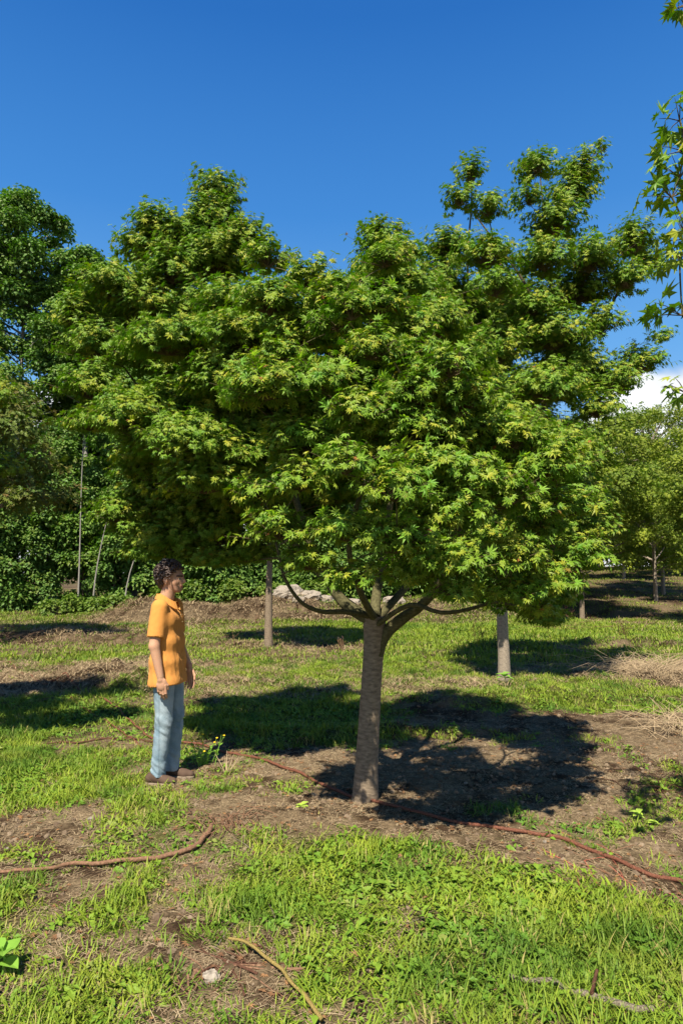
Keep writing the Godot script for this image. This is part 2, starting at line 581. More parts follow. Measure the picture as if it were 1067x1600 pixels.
# A maple grown to its clumps: trunk, limbs, a branch to each clump, twigs, and leaves in opposite pairs along the twigs.
func maple(t: Node3D, trunk: Array, trunk_r: Array, limbs: Array, limb_r: Array, clumps: Array, leaf_size: float, fill: float, singles: int, bm: Material, lm: Material, spacing := 0.046) -> void:
	var o := t.position
	var lift := Vector3(0, o.y, 0)
	var tp := []
	for p in trunk:
		tp.append(v3(p) - o + lift)
	tp = smooth(tp, 5)
	var tr := []
	for k in tp.size():
		var q := float(k) / (tp.size() - 1) * (trunk_r.size() - 1)
		tr.append(lerpf(trunk_r[int(q)], trunk_r[mini(int(q) + 1, trunk_r.size() - 1)], q - int(q)))
	trunk_part(t, tp, tr, bm)
	var joints := []
	for k in limbs.size():
		var pts := []
		for p in limbs[k]:
			pts.append(v3(p) - o + lift)
		pts = smooth(pts, 4)
		var rad := taper(pts.size(), limb_r[k], 0.007, 0.75)
		var mb := MB.new()
		mb.tube(pts, rad, 10, 0.03, rng)
		part("limb", mb.commit(), lm, t)
		for e in range(3, pts.size()):
			joints.append([pts[e], rad[e]])
	var fork: Vector3 = tp[-1]
	var order := []
	for c in clumps:
		order.append([(v3(c) - o + lift - fork).length(), c])
	order.sort_custom(func(a, b): return a[0] < b[0])
	var buf := PackedFloat32Array()
	var ends := []
	var twigs := MB.new()
	var eye := Vector3(0, 1.6, 0) - o
	for e in order:
		var c: Array = e[1]
		var at := v3(c) - o + lift
		var rx: float = c[3]
		var ry: float = c[4]
		var root := at - Vector3(0, 0.5 * ry, 0)
		var best := 1e9
		var from: Array = joints[0]
		for j in joints:
			var dv: Vector3 = root - j[0]
			var cost := dv.length() + maxf(0.0, -dv.y) * 1.5
			if cost < best:
				best = cost
				from = j
		var a: Vector3 = from[0]
		var far := (root - a).length()
		if far > 0.08:
			var bend := a.lerp(root, 0.5) + UP * 0.12 * far + rv() * 0.06 * far
			var pts := []
			for s in 7:
				pts.append(bez(a, bend, root, s / 6.0))
			var r0 := minf(from[1] * 0.8, 0.006 + 0.012 * far)
			var rad := taper(7, r0, 0.004)
			var mb := MB.new()
			mb.tube(pts, rad, 6)
			part("branch", mb.commit(), lm, t)
			for s in range(2, 7):
				joints.append([pts[s], rad[s]])
		var n := int(fill * 26.0 * rx * rx / 0.0676)
		for k in n:
			var az := rng.randf() * TAU
			var el := lerpf(-0.3, 1.35, pow(rng.randf(), 1.1))
			var dir := Vector3(cos(az) * cos(el), sin(el), sin(az) * cos(el))
			var out := rng.randf_range(0.62, 1.12)
			var shoot := rng.randf() < 0.09
			if shoot:
				out *= rng.randf_range(1.15, 1.5)
			var end := at + Vector3(dir.x * rx, dir.y * ry, dir.z * rx) * out
			var len := (end - root).length()
			var young := pow(rng.randf(), 1.7)
			var mid := root.lerp(end, 0.55) + UP * len * (0.14 if not shoot else -0.04)
			twigs.tube([root, bez(root, mid, end, 0.5), end], [0.0032, 0.0022, 0.001], 3)
			var nodes := int(len * 0.72 / spacing) + 1
			for q in nodes:
				var w := 1.0 - q * spacing / len
				var p := bez(root, mid, end, w)
				var tg := (bez(root, mid, end, minf(w + 0.05, 1.05)) - p).normalized()
				var side := tg.cross(UP)
				if side.length() < 0.1:
					side = Vector3.RIGHT
				side = side.normalized().rotated(tg, rng.randf_range(-0.5, 0.5) + (1.2 if q % 2 else 0.0))
				for s in [-1.0, 1.0]:
					if rng.randf() < 0.08:
						continue
					var ld: Vector3 = (side * s * 0.7 + tg * 0.6 + UP * -0.55 + rv() * 0.35).normalized()
					var nm := (UP * 0.72 + dir * 0.95 + rv() * 0.4).normalized()
					var x := nm.cross(ld).normalized()
					nm = ld.cross(x).normalized()
					var col := leaf_color(young)
					var sc := (0.62 if col.r > col.g * 1.15 else 1.0) * leaf_size * rng.randf_range(0.55, 1.25) * (0.72 if q == 0 else 1.0)
					var place: Vector3 = p + ld * sc * 0.55
					put(buf, Basis(x * sc, nm * sc, ld * sc), place, col)
					if singles > 0 and w > 0.8 and (place - eye).dot(dir) < 0.0:
						ends.append([(place - eye).length() / sc, buf.size() / 16 - 1])
	part("twigs", twigs.commit(), mat.twig, t).set_meta("kind", "stuff")
	if singles > 0:
		ends.sort_custom(func(a, b): return a[0] < b[0])
		ends = ends.slice(0, singles)
		ends.sort_custom(func(a, b): return a[1] > b[1])
		for e in ends:
			var k: int = e[1] * 16
			var b := Basis(Vector3(buf[k], buf[k + 4], buf[k + 8]), Vector3(buf[k + 1], buf[k + 5], buf[k + 9]), Vector3(buf[k + 2], buf[k + 6], buf[k + 10]))
			var at := Vector3(buf[k + 3], buf[k + 7], buf[k + 11])
			var col := Color(buf[k + 12], buf[k + 13], buf[k + 14]) / TONE
			var near: Array = leaf_mats[0]
			for q in leaf_mats:
				if absf(q[0].r - col.r) + absf(q[0].g - col.g) < absf(near[0].r - col.r) + absf(near[0].g - col.g):
					near = q
			var l := part("leaf", leaf_high, near[1], t)
			l.transform = Transform3D(b, at)
			for z in 16:
				buf[k + z] = buf[buf.size() - 16 + z]
			buf.resize(buf.size() - 16)
	scatter("crown", leaf_low if singles < 400 else leaf_high, mat.leaf, buf, t)

func make_leaf_mats() -> void:
	for c in [Color(0.1, 0.245, 0.024), Color(0.13, 0.29, 0.03), Color(0.165, 0.335, 0.037), Color(0.21, 0.36, 0.04), Color(0.27, 0.36, 0.045), Color(0.35, 0.39, 0.042), Color(0.4, 0.22, 0.045)]:
		var m := leafy(Color(0.62, 0.78, 0.16), 0.48, 0.36)
		m.vertex_color_use_as_albedo = false
		m.albedo_color = Color(c.r * TONE, c.g * TONE, c.b * TONE).linear_to_srgb()
		leaf_mats.append([c, m])

func crown_clumps(c: Vector3, r: Vector3, n: int, size: float, low := false) -> Array:
	var out := []
	for k in n:
		var u := rv().normalized()
		var f := pow(rng.randf(), 0.4)
		if u.y < -0.55 and not low:
			u.y = -u.y
		var p := c + Vector3(u.x * r.x, u.y * r.y, u.z * r.z) * f
		var s := size * rng.randf_range(0.7, 1.25)
		out.append([p.x, p.y, p.z, s, s * rng.randf_range(0.45, 0.75)])
	return out

# A tree seen from farther off: trunk, limbs to its clumps, and sprigs of leaves through each clump.
func far_tree(t: Node3D, top: float, r0: float, fork: float, clumps: Array, mesh: ArrayMesh, per_clump: int, tones: Array, bm: Material, lean := Vector3.ZERO, grown := 1.0) -> void:
	var pts := []
	for k in 9:
		var w := k / 8.0
		pts.append(Vector3(0, -0.1 + w * top, 0) + lean * w * w + Vector3(sin(w * 5 + top) * 0.05, 0, cos(w * 4 + top) * 0.05) * w)
	trunk_part(t, pts, taper(9, r0, r0 * 0.25, 0.8), bm)
	var buf := PackedFloat32Array()
	for c in clumps:
		var at := v3(c) - t.position
		var hh := clampf((at.y - 0.35 * Vector2(at.x, at.z).length()) / top, fork / top, 0.97)
		var a: Vector3 = pts[int(hh * 8)].lerp(pts[mini(int(hh * 8) + 1, 8)], hh * 8 - int(hh * 8))
		var far := (at - a).length()
		if far > 0.2:
			var q := []
			var bend := a.lerp(at, 0.5) + UP * 0.1 * far + rv() * 0.08 * far
			for s in 6:
				q.append(bez(a, bend, at, s / 5.0))
			var mb := MB.new()
			mb.tube(q, taper(6, minf(r0 * 0.45, 0.012 + 0.016 * far), 0.008), 5)
			part("limb", mb.commit(), bm, t)
		var rx: float = c[3]
		var ry: float = c[4]
		var shade_tone: Color = tones[rng.randi() % tones.size()]
		for k in per_clump:
			var u := rv().normalized() * pow(rng.randf(), 0.45) * rng.randf_range(0.85, 1.15)
			var place := at + Vector3(u.x * rx, u.y * ry, u.z * rx)
			var y := (UP * 0.7 + u * 0.8 + rv() * 0.35).normalized()
			var x := y.cross(Vector3(cos(k), 0.1, sin(k))).normalized()
			var sc := rng.randf_range(0.7, 1.2) * grown
			var col: Color = shade_tone.lerp(tones[rng.randi() % tones.size()], rng.randf() * 0.9) * rng.randf_range(0.8, 1.2)
			col = col.lerp(Color(0.26, 0.25, 0.025), clampf(rng.randf_range(-0.3, 0.3), 0, 0.8))
			put(buf, Basis(x * sc, y * sc, x.cross(y) * sc), place, col)
	count_far += buf.size() / 16
	scatter("crown", mesh, mat.leaf, buf, t)

func ground_at(x: float, z: float) -> Vector3:
	return Vector3(x, height(x, z), z)

const MAIN_CLUMPS := [
	[-1.19, 5.29, -6.26, 0.25, 0.22],
	[-1.24, 4.98, -6.24, 0.34, 0.22],
	[-1.49, 4.79, -6.21, 0.38, 0.22],
	[-1.73, 4.84, -6.01, 0.24, 0.19],
	[-1.82, 4.63, -6.08, 0.29, 0.19],
	[-0.89, 4.7, -6.01, 0.27, 0.19],
	[-1.15, 4.51, -6.12, 0.44, 0.25],
	[-0.53, 3.9, -4.76, 0.2, 0.15],
	[-1.52, 4.33, -5.93, 0.33, 0.22],
	[-2.03, 4.18, -5.92, 0.37, 0.23],
	[-2.42, 3.98, -6.06, 0.27, 0.23],
	[-1.76, 4.01, -5.98, 0.38, 0.24],
	[-2.18, 3.68, -6.03, 0.37, 0.26],
	[-1.63, 3.55, -5.99, 0.43, 0.26],
	[-2.12, 3.22, -5.74, 0.3, 0.23],
	[-1.76, 3.01, -5.74, 0.35, 0.19],
	[-1.19, 4.02, -6.02, 0.38, 0.26],
	[-0.48, 3.41, -4.37, 0.27, 0.19],
	[-0.86, 3.59, -5.85, 0.42, 0.25],
	[-0.23, 3.64, -4.49, 0.19, 0.16],
	[-0.09, 3.4, -4.33, 0.19, 0.17],
	[-0.27, 3.22, -4.46, 0.28, 0.18],
	[-0.41, 2.67, -3.78, 0.27, 0.16],
	[-1.14, 3.14, -5.84, 0.36, 0.23],
	[-0.12, 2.73, -3.85, 0.24, 0.15],
	[-1.26, 2.72, -5.68, 0.46, 0.22],
	[-1.7, 2.53, -5.88, 0.31, 0.23],
	[-1.63, 2.28, -6.11, 0.38, 0.26],
	[-1.12, 2.36, -5.84, 0.42, 0.25],
	[-1.49, 1.92, -5.97, 0.31, 0.21],
	[-1.08, 1.98, -6.02, 0.32, 0.24],
	[-0.77, 2.67, -5.71, 0.35, 0.22],
	[-0.23, 2.14, -3.86, 0.21, 0.12],
	[-0.35, 1.87, -3.94, 0.24, 0.12],
	[0.03, 1.84, -3.61, 0.22, 0.12],
	[-0.2, 2.38, -3.95, 0.24, 0.14],
	[0.02, 2.16, -3.35, 0.18, 0.12],
	[0.09, 2.49, -3.62, 0.2, 0.14],
	[0.17, 2.92, -3.86, 0.21, 0.15],
	[0.06, 3.2, -3.98, 0.16, 0.14],
	[0.39, 4.62, -6, 0.27, 0.21],
	[0.32, 4.23, -5.8, 0.32, 0.21],
	[0.46, 3.83, -5.4, 0.25, 0.19],
	[0.43, 3.17, -4.21, 0.22, 0.17],
	[0.45, 2.9, -4.01, 0.22, 0.16],
	[0.58, 2.72, -3.57, 0.17, 0.13],
	[0.41, 2.62, -3.7, 0.23, 0.15],
	[0.68, 2.59, -3.75, 0.23, 0.14],
	[0.38, 2.42, -3.79, 0.27, 0.16],
	[0.7, 2.41, -3.91, 0.28, 0.15],
	[0.51, 2.18, -3.68, 0.3, 0.16],
	[0.7, 2.12, -3.52, 0.18, 0.15],
	[0.27, 2.03, -3.35, 0.21, 0.14],
	[0.58, 1.94, -3.67, 0.26, 0.16],
	[0.29, 1.79, -3.54, 0.22, 0.15],
	[0.57, 1.69, -3.62, 0.26, 0.14],
	[0.39, 1.62, -3.82, 0.21, 0.11],
	[0.61, 1.52, -3.68, 0.17, 0.09],
	[0.94, 1.71, -3.77, 0.2, 0.14],
	[1.16, 1.58, -4.05, 0.25, 0.14],
	[0.95, 1.51, -3.96, 0.2, 0.12],
	[1.21, 1.4, -4.31, 0.15, 0.08],
	[1.43, 1.72, -4.11, 0.21, 0.15],
	[1.34, 1.62, -4.14, 0.18, 0.13],
	[0.98, 2.4, -3.87, 0.21, 0.15],
	[1.17, 2.24, -3.9, 0.23, 0.15],
	[0.88, 2.04, -3.65, 0.2, 0.16],
	[1.19, 2.01, -4, 0.19, 0.15],
	[0.3, 4.76, -6, 0.16, 0.13],
	[0.09, 1.6, -3.61, 0.15, 0.09],
	[-0.2, 1.69, -4.05, 0.19, 0.11],
	[-0.78, 1.84, -6.11, 0.26, 0.15],
	[0.02, 1.58, -3.68, 0.14, 0.07],
	[-1.34, 2.17, -6.12, 0.4, 0.25],
	[1.21, 1.41, -4.9, 0.23, 0.12],
	[1.41, 1.32, -4.8, 0.18, 0.09],
	[1.51, 1.47, -4.8, 0.2, 0.12],
	[-1.73, 1.82, -6.09, 0.29, 0.14],
	[-1.21, 1.76, -6.06, 0.32, 0.12],
	[-0.84, 1.78, -6.05, 0.26, 0.12],
	[-1.96, 2.16, -5.98, 0.25, 0.19],
	[-2.18, 2.93, -5.82, 0.24, 0.16],
	[-1.85, 2.05, -6.08, 0.26, 0.21],
	[-0.82, 2.17, -6.04, 0.34, 0.23],
	[-1.62, 2.7, -5.81, 0.33, 0.22],
	[-0.12, 2.64, -5.74, 0.36, 0.2],
	[-1, 2.31, -5.06, 0.36, 0.2],
	[0.85, 2.74, -5.54, 0.36, 0.2],
	[-0.21, 2.62, -5.94, 0.36, 0.2],
	[-0.99, 2.49, -4.95, 0.36, 0.2],
	[1.76, 2.71, -5.8, 0.36, 0.2],
	[-0.53, 2.92, -5.81, 0.36, 0.2],
	[-0.22, 2.98, -5.7, 0.36, 0.2],
	[1.33, 2.3, -5.75, 0.36, 0.2],
	[-0.83, 3.02, -5.13, 0.36, 0.2],
	[1.64, 2.21, -5.19, 0.36, 0.2],
	[-0.04, 2.33, -5.86, 0.36, 0.2],
	[-0.21, 2.55, -5.85, 0.36, 0.2],
	[-0.02, 3.08, -5.75, 0.36, 0.2],
	[1.32, 2.77, -5.39, 0.36, 0.2],
	[0.72, 2.61, -5.72, 0.36, 0.2],
	[-0.83, 2.61, -5.31, 0.36, 0.2],
	[0.39, 2.81, -5.82, 0.36, 0.2],
	[-1.01, 3.24, -6.03, 0.36, 0.2],
	[-0.2, 2.1, -6.12, 0.36, 0.2],
	[1.14, 3.32, -6.04, 0.36, 0.2],
	[0.92, 2.55, -5.56, 0.36, 0.2],
	[1.09, 2.31, -5.53, 0.36, 0.2],
	[-1.04, 3.29, -5.63, 0.36, 0.2],
	[-0.73, 2.53, -5.24, 0.36, 0.2],
	[0.67, 3.48, -5.01, 0.36, 0.2],
	[-0.07, 2.45, -5.72, 0.36, 0.2],
	[0.89, 2.33, -5.95, 0.36, 0.2],
	[-0.99, 3.45, -5.3, 0.36, 0.2],
	[1.51, 2.45, -4.87, 0.36, 0.2],
	[1.17, 2.8, -5.25, 0.36, 0.2],
	[0.71, 3.92, -5.82, 0.36, 0.2],
	[0.35, 3.91, -5.27, 0.36, 0.2],
	[-0.94, 2.46, -6.05, 0.36, 0.2],
	[-1.34, 3.38, -5.09, 0.36, 0.2],
	[-1.16, 2.49, -5.52, 0.36, 0.2],
	[-0.91, 3.05, -5.07, 0.36, 0.2],
	[0.22, 3.22, -5.73, 0.36, 0.2],
	[-1.54, 2.61, -5.62, 0.36, 0.2],
	[-1.01, 2.96, -5.46, 0.36, 0.2],
	[1.26, 2.37, -5.87, 0.36, 0.2],
	[0.86, 2.96, -5.87, 0.36, 0.2],
	[0.43, 3.51, -5.61, 0.36, 0.2],
	[-0.47, 2.41, -5.99, 0.36, 0.2],
	[-0.06, 3.91, -5.6, 0.36, 0.2],
	[-1.28, 2.6, -5.58, 0.36, 0.2],
	[0.85, 3.13, -6.12, 0.36, 0.2],
	[1.6, 2.65, -5.88, 0.36, 0.2],
	[0.67, 2.22, -6.14, 0.36, 0.2],
	[-1.11, 2.57, -4.9, 0.36, 0.2],
	[-0.71, 2.48, -5.39, 0.36, 0.2],
	[-0.87, 3.27, -5.43, 0.36, 0.2],
	[0.21, 3.12, -6.3, 0.36, 0.2],
	[-0.67, 2.74, -5.84, 0.36, 0.2],
	[-1.37, 2.64, -5.23, 0.36, 0.2],
	[0.37, 3.32, -5.83, 0.36, 0.2],
	[-0.09, 2.51, -6, 0.36, 0.2],
	[-1.05, 2.6, -6.07, 0.36, 0.2],
	[-0.48, 3.32, -5.48, 0.36, 0.2],
	[-0.47, 3.31, -6.03, 0.36, 0.2],
	[1.3, 2.54, -4.89, 0.36, 0.2],
	[-0.57, 2.79, -6.07, 0.36, 0.2],
	[0.15, 3.44, -5.53, 0.36, 0.2],
	[0.53, 3.86, -5.37, 0.36, 0.2],
	[-0.79, 3.63, -5.6, 0.36, 0.2],
	[-0.75, 3.7, -5.88, 0.36, 0.2],
	[-0.66, 3.42, -5.08, 0.36, 0.2],
	[-1.57, 2.97, -5.66, 0.36, 0.2],
	[1.16, 2.82, -5.78, 0.36, 0.2],
	[0.96, 3.44, -5.58, 0.36, 0.2],
	[0.21, 3.54, -5.57, 0.36, 0.2],
	[-0.44, 3.09, -5.62, 0.36, 0.2],
	[-1.16, 2.61, -5.1, 0.36, 0.2],
	[-0.34, 3.38, -6.01, 0.36, 0.2],
	[0.49, 2.74, -6.07, 0.36, 0.2],
	[1.71, 2.61, -5.49, 0.36, 0.2],
	[-0.79, 3.13, -5.02, 0.36, 0.2],
	[0.5, 2.81, -5.71, 0.36, 0.2],
	[0.81, 2.99, -5.6, 0.36, 0.2],
	[-0.56, 3.38, -5.26, 0.36, 0.2],
	[0.5, 2.13, -5.98, 0.36, 0.2],
	[1.03, 2.86, -5.85, 0.36, 0.2],
	[-0.98, 2.66, -5.6, 0.36, 0.2],
	[-0.17, 3.04, -5.9, 0.36, 0.2],
	[0.64, 3.14, -5.81, 0.36, 0.2],
	[1.58, 2.21, -5.71, 0.36, 0.2],
	[0.44, 3.25, -5.64, 0.36, 0.2],
	[0.97, 2.74, -5.7, 0.36, 0.2],
	[-0.73, 3.36, -4.91, 0.36, 0.2],
	[0.2, 3.08, -5.79, 0.36, 0.2],
	[-0.2, 2.98, -5.96, 0.36, 0.2],
	[-0.3, 3.5, -5.29, 0.36, 0.2],
	[0.03, 3.81, -5.45, 0.36, 0.2],
	[1.4, 2.32, -5.7, 0.36, 0.2],
	[0.47, 2.59, -5.75, 0.36, 0.2],
	[-0.87, 3.81, -5.42, 0.36, 0.2],
	[0.85, 2.35, -6.21, 0.36, 0.2],
	[-0.71, 2.83, -5.59, 0.36, 0.2],
	[-1.59, 2.8, -5.1, 0.36, 0.2],
	[-0.67, 2.26, -5.85, 0.36, 0.2],
	[-1.03, 2.83, -5.52, 0.36, 0.2],
	[0.62, 3.21, -5.62, 0.36, 0.2],
	[0.5, 2.99, -6.27, 0.36, 0.2],
	[-0.92, 2.23, -5.65, 0.2, 0.12],
	[-0.48, 2.12, -4.1, 0.2, 0.12],
	[-0.26, 2.26, -4.04, 0.2, 0.12],
	[-0.71, 3.91, -5.87, 0.2, 0.12],
	[0.56, 2.73, -4.06, 0.2, 0.12],
	[1.47, 2.05, -4.27, 0.2, 0.12],
	[-1.38, 2.83, -5.65, 0.2, 0.12],
	[-0, 3.46, -4.35, 0.2, 0.12],
	[-1.43, 2.93, -5.66, 0.2, 0.12],
	[0.16, 2.44, -3.84, 0.2, 0.12],
	[-1.25, 2.61, -5.65, 0.2, 0.12],
	[-1.54, 3.16, -5.71, 0.2, 0.12],
	[-0.98, 3.69, -5.82, 0.2, 0.12],
	[0.46, 4.18, -5.32, 0.2, 0.12],
	[0.31, 3.84, -4.66, 0.2, 0.12],
	[0.1, 2.3, -3.99, 0.2, 0.12],
	[-0.89, 2.25, -5.65, 0.2, 0.12],
	[-0.7, 3.1, -5.7, 0.2, 0.12],
	[-0.29, 2.43, -4.03, 0.2, 0.12],
	[-1.6, 2.95, -5.66, 0.2, 0.12],
	[-0.2, 2.45, -4.1, 0.2, 0.12],
	[-0.88, 3.19, -5.71, 0.2, 0.12],
	[-0.39, 2.99, -4.2, 0.2, 0.12],
	[-0.73, 3.71, -5.83, 0.2, 0.12],
	[-1.5, 3.41, -5.76, 0.2, 0.12],
	[1.04, 2.31, -4.02, 0.2, 0.12],
	[1.38, 1.98, -4.69, 0.2, 0.12],
	[0.23, 3.25, -4.03, 0.2, 0.12],
	[1.25, 1.91, -4.29, 0.2, 0.12],
	[-0.01, 3.19, -4.16, 0.2, 0.12],
	[0.47, 4.25, -5.4, 0.2, 0.12],
	[1.45, 2.29, -4.55, 0.2, 0.12],
	[0.61, 2.27, -3.94, 0.2, 0.12],
	[-1.42, 2.44, -5.65, 0.2, 0.12],
	[-0.53, 2.68, -3.97, 0.2, 0.12],
	[-0.7, 3.86, -5.86, 0.2, 0.12],
	[-1.29, 3.68, -5.82, 0.2, 0.12],
	[-0.67, 2.18, -5.65, 0.2, 0.12],
	[0.71, 2.35, -4, 0.2, 0.12],
	[-1, 2.83, -5.65, 0.2, 0.12]]
const MAIN_TRUNK := [
	[0.17, -0.01, -5.07],
	[0.18, 0.22, -5.07],
	[0.2, 0.54, -5.07],
	[0.22, 0.86, -5.07],
	[0.24, 1.13, -5.07],
	[0.24, 1.3, -5.06]]
const MAIN_LIMBS := [[[0.25, 1.03, -5.06],[0.32, 1.18, -5.05],[0.45, 1.3, -4.98],[0.57, 1.4, -4.85],[0.69, 1.58, -4.7],[0.77, 1.81, -4.55],[0.86, 2.11, -4.5],[0.93, 2.45, -4.5],[0.89, 2.78, -4.6]],
	[[0.21, 1.28, -5.05],[0.03, 1.39, -5.1],[-0.11, 1.58, -5.15],[-0.21, 1.79, -5.2],[-0.32, 2.09, -5.2],[-0.45, 2.52, -5.4],[-0.61, 3.09, -5.6],[-0.84, 3.59, -5.85],[-1.09, 4.32, -6.1],[-1.2, 5.02, -6.25]],
	[[0.24, 1.3, -5.05],[0.27, 1.5, -5.2],[0.33, 1.75, -5.3],[0.39, 2.21, -5.4],[0.42, 2.72, -5.4],[0.41, 3.36, -5.4],[0.36, 3.98, -5.6],[0.35, 4.52, -5.9]],
	[[0.19, 1.31, -5],[0.01, 1.35, -4.8],[-0.14, 1.36, -4.65],[-0.27, 1.43, -4.55],[-0.37, 1.58, -4.5],[-0.41, 1.73, -4.5],[-0.48, 2.02, -4.5]],
	[[0.26, 1.25, -5],[0.47, 1.4, -4.75],[0.65, 1.36, -4.5],[0.86, 1.39, -4.5],[1.09, 1.47, -4.55],[1.32, 1.58, -4.6],[1.55, 1.69, -4.65]],
	[[0.2, 1.29, -5.1],[-0.02, 1.45, -5.3],[-0.33, 1.8, -5.5],[-0.72, 2.24, -5.7],[-1.19, 2.71, -5.85],[-1.74, 3.2, -6],[-2.14, 3.71, -6.1]],
	[[0.26, 1.28, -5.1],[0.6, 1.6, -5.5],[1.02, 2.03, -5.8],[1.43, 2.49, -5.9],[1.69, 2.75, -5.8]],
	[[0.23, 1.3, -5],[0.12, 1.51, -4.7],[0.05, 1.77, -4.45],[0.11, 2.08, -4.3],[0.27, 2.41, -4.3],[0.45, 2.77, -4.4]]]
const B_CLUMPS := [
	[2.08, 8.08, -10.43, 0.31, 0.31],
	[1.81, 7.4, -9.96, 0.34, 0.26],
	[2.24, 7.24, -9.97, 0.36, 0.24],
	[2.92, 7.73, -9.64, 0.38, 0.25],
	[3.82, 8.09, -10.34, 0.41, 0.31],
	[4.29, 8.69, -10.69, 0.18, 0.18],
	[3.63, 7.66, -10.34, 0.47, 0.37],
	[2.77, 7.21, -9.63, 0.31, 0.23],
	[3.22, 6.94, -9.81, 0.51, 0.35],
	[1.61, 6.59, -9.9, 0.45, 0.31],
	[1.52, 6.11, -9.96, 0.54, 0.43],
	[2.04, 6.15, -9.22, 0.48, 0.33],
	[1.91, 5.92, -10.47, 0.57, 0.41],
	[2.1, 5.61, -9.05, 0.39, 0.32],
	[2.92, 6.18, -9.46, 0.5, 0.34],
	[3.66, 6.29, -9.71, 0.51, 0.38],
	[4.45, 6.72, -9.97, 0.43, 0.39],
	[4.85, 6.63, -10.4, 0.33, 0.31],
	[4.28, 6.07, -9.86, 0.43, 0.3],
	[3.64, 6.03, -10.23, 0.63, 0.4],
	[2.73, 5.52, -9.5, 0.5, 0.34],
	[3.02, 5.08, -9.58, 0.68, 0.41],
	[3.85, 5.37, -9.86, 0.42, 0.35],
	[2.23, 4.83, -9.4, 0.49, 0.41],
	[3.49, 4.71, -9.91, 0.61, 0.39],
	[4.61, 4.93, -10.28, 0.44, 0.29],
	[4, 4.51, -9.89, 0.52, 0.32],
	[4.93, 5.32, -10.25, 0.23, 0.15],
	[2.74, 4.17, -9.03, 0.64, 0.36],
	[3.51, 3.96, -9.28, 0.43, 0.3],
	[2.26, 4.14, -9.59, 0.5, 0.41],
	[1.68, 5.21, -10.45, 0.55, 0.45],
	[2.02, 4.5, -10.21, 0.54, 0.44],
	[3.14, 3.5, -9.55, 0.59, 0.41],
	[2.74, 2.93, -10.12, 0.63, 0.44],
	[3.47, 2.83, -10.03, 0.53, 0.39],
	[3.06, 2.25, -9.98, 0.56, 0.37],
	[2.1, 3.45, -9.77, 0.6, 0.42],
	[1.58, 4.06, -9.95, 0.56, 0.43],
	[2.16, 2.26, -10.14, 0.57, 0.38],
	[3.71, 2.34, -9.96, 0.41, 0.3],
	[1.26, 5.61, -9.9, 0.37, 0.37],
	[1.87, 5.52, -10.89, 0.55, 0.4],
	[2.35, 5.09, -11.09, 0.55, 0.4],
	[3.33, 4.99, -11.85, 0.55, 0.4],
	[2.95, 4.85, -11.94, 0.55, 0.4],
	[3.27, 4.32, -11.6, 0.55, 0.4],
	[4.03, 4.89, -11.37, 0.55, 0.4],
	[3.17, 3.72, -10.95, 0.55, 0.4],
	[2.69, 5.76, -10.71, 0.55, 0.4],
	[2.34, 5.88, -11.3, 0.55, 0.4],
	[2.89, 6.48, -11.39, 0.55, 0.4],
	[3.66, 5.05, -11.07, 0.55, 0.4],
	[2.65, 5.44, -11.58, 0.55, 0.4],
	[2.07, 4.83, -11.15, 0.55, 0.4],
	[3.11, 5.96, -11.44, 0.55, 0.4],
	[2.35, 5.82, -11.1, 0.55, 0.4],
	[2.73, 3.55, -10.69, 0.55, 0.4]]
const B_TRUNK := [
	[2.52, -0, -10.78],
	[2.52, 0.41, -10.78],
	[2.51, 0.8, -10.78],
	[2.51, 1.2, -10.78]]
const B_LIMBS := [[[2.51, 1.2, -10.78],[2.67, 2, -10.7],[2.97, 3.2, -10.6],[3.18, 4.4, -10.5],[3.29, 5.43, -10.5],[3.34, 6.38, -10.5],[3.44, 7.02, -10.5],[3.69, 7.77, -10.5],[4.07, 8.43, -10.5]],
	[[3.18, 4.4, -10.5],[3.53, 4.95, -10.3],[4.01, 5.53, -10.2],[4.38, 6.24, -10.2],[4.65, 6.76, -10.2]],
	[[2.51, 1.2, -10.78],[2.44, 2, -10.8],[2.37, 3.23, -10.8],[2.24, 4.48, -10.8],[2.1, 5.76, -10.8],[2.07, 6.84, -10.8],[2.14, 7.62, -10.8],[2.17, 8.29, -10.8]],
	[[3.29, 5.43, -10.5],[2.95, 6.32, -10.6],[2.45, 7.07, -10.6],[2, 7.72, -10.6]],
	[[3.36, 6.7, -10.5],[3.26, 7.45, -10.5],[3.2, 8.21, -10.5]],
	[[3.03, 3.4, -10.6],[3.5, 3.94, -10.3],[4.07, 4.42, -10.2],[4.57, 4.82, -10.2]],
	[[2.67, 2, -10.7],[3.1, 2.57, -10.4],[3.56, 2.86, -10.3]]]

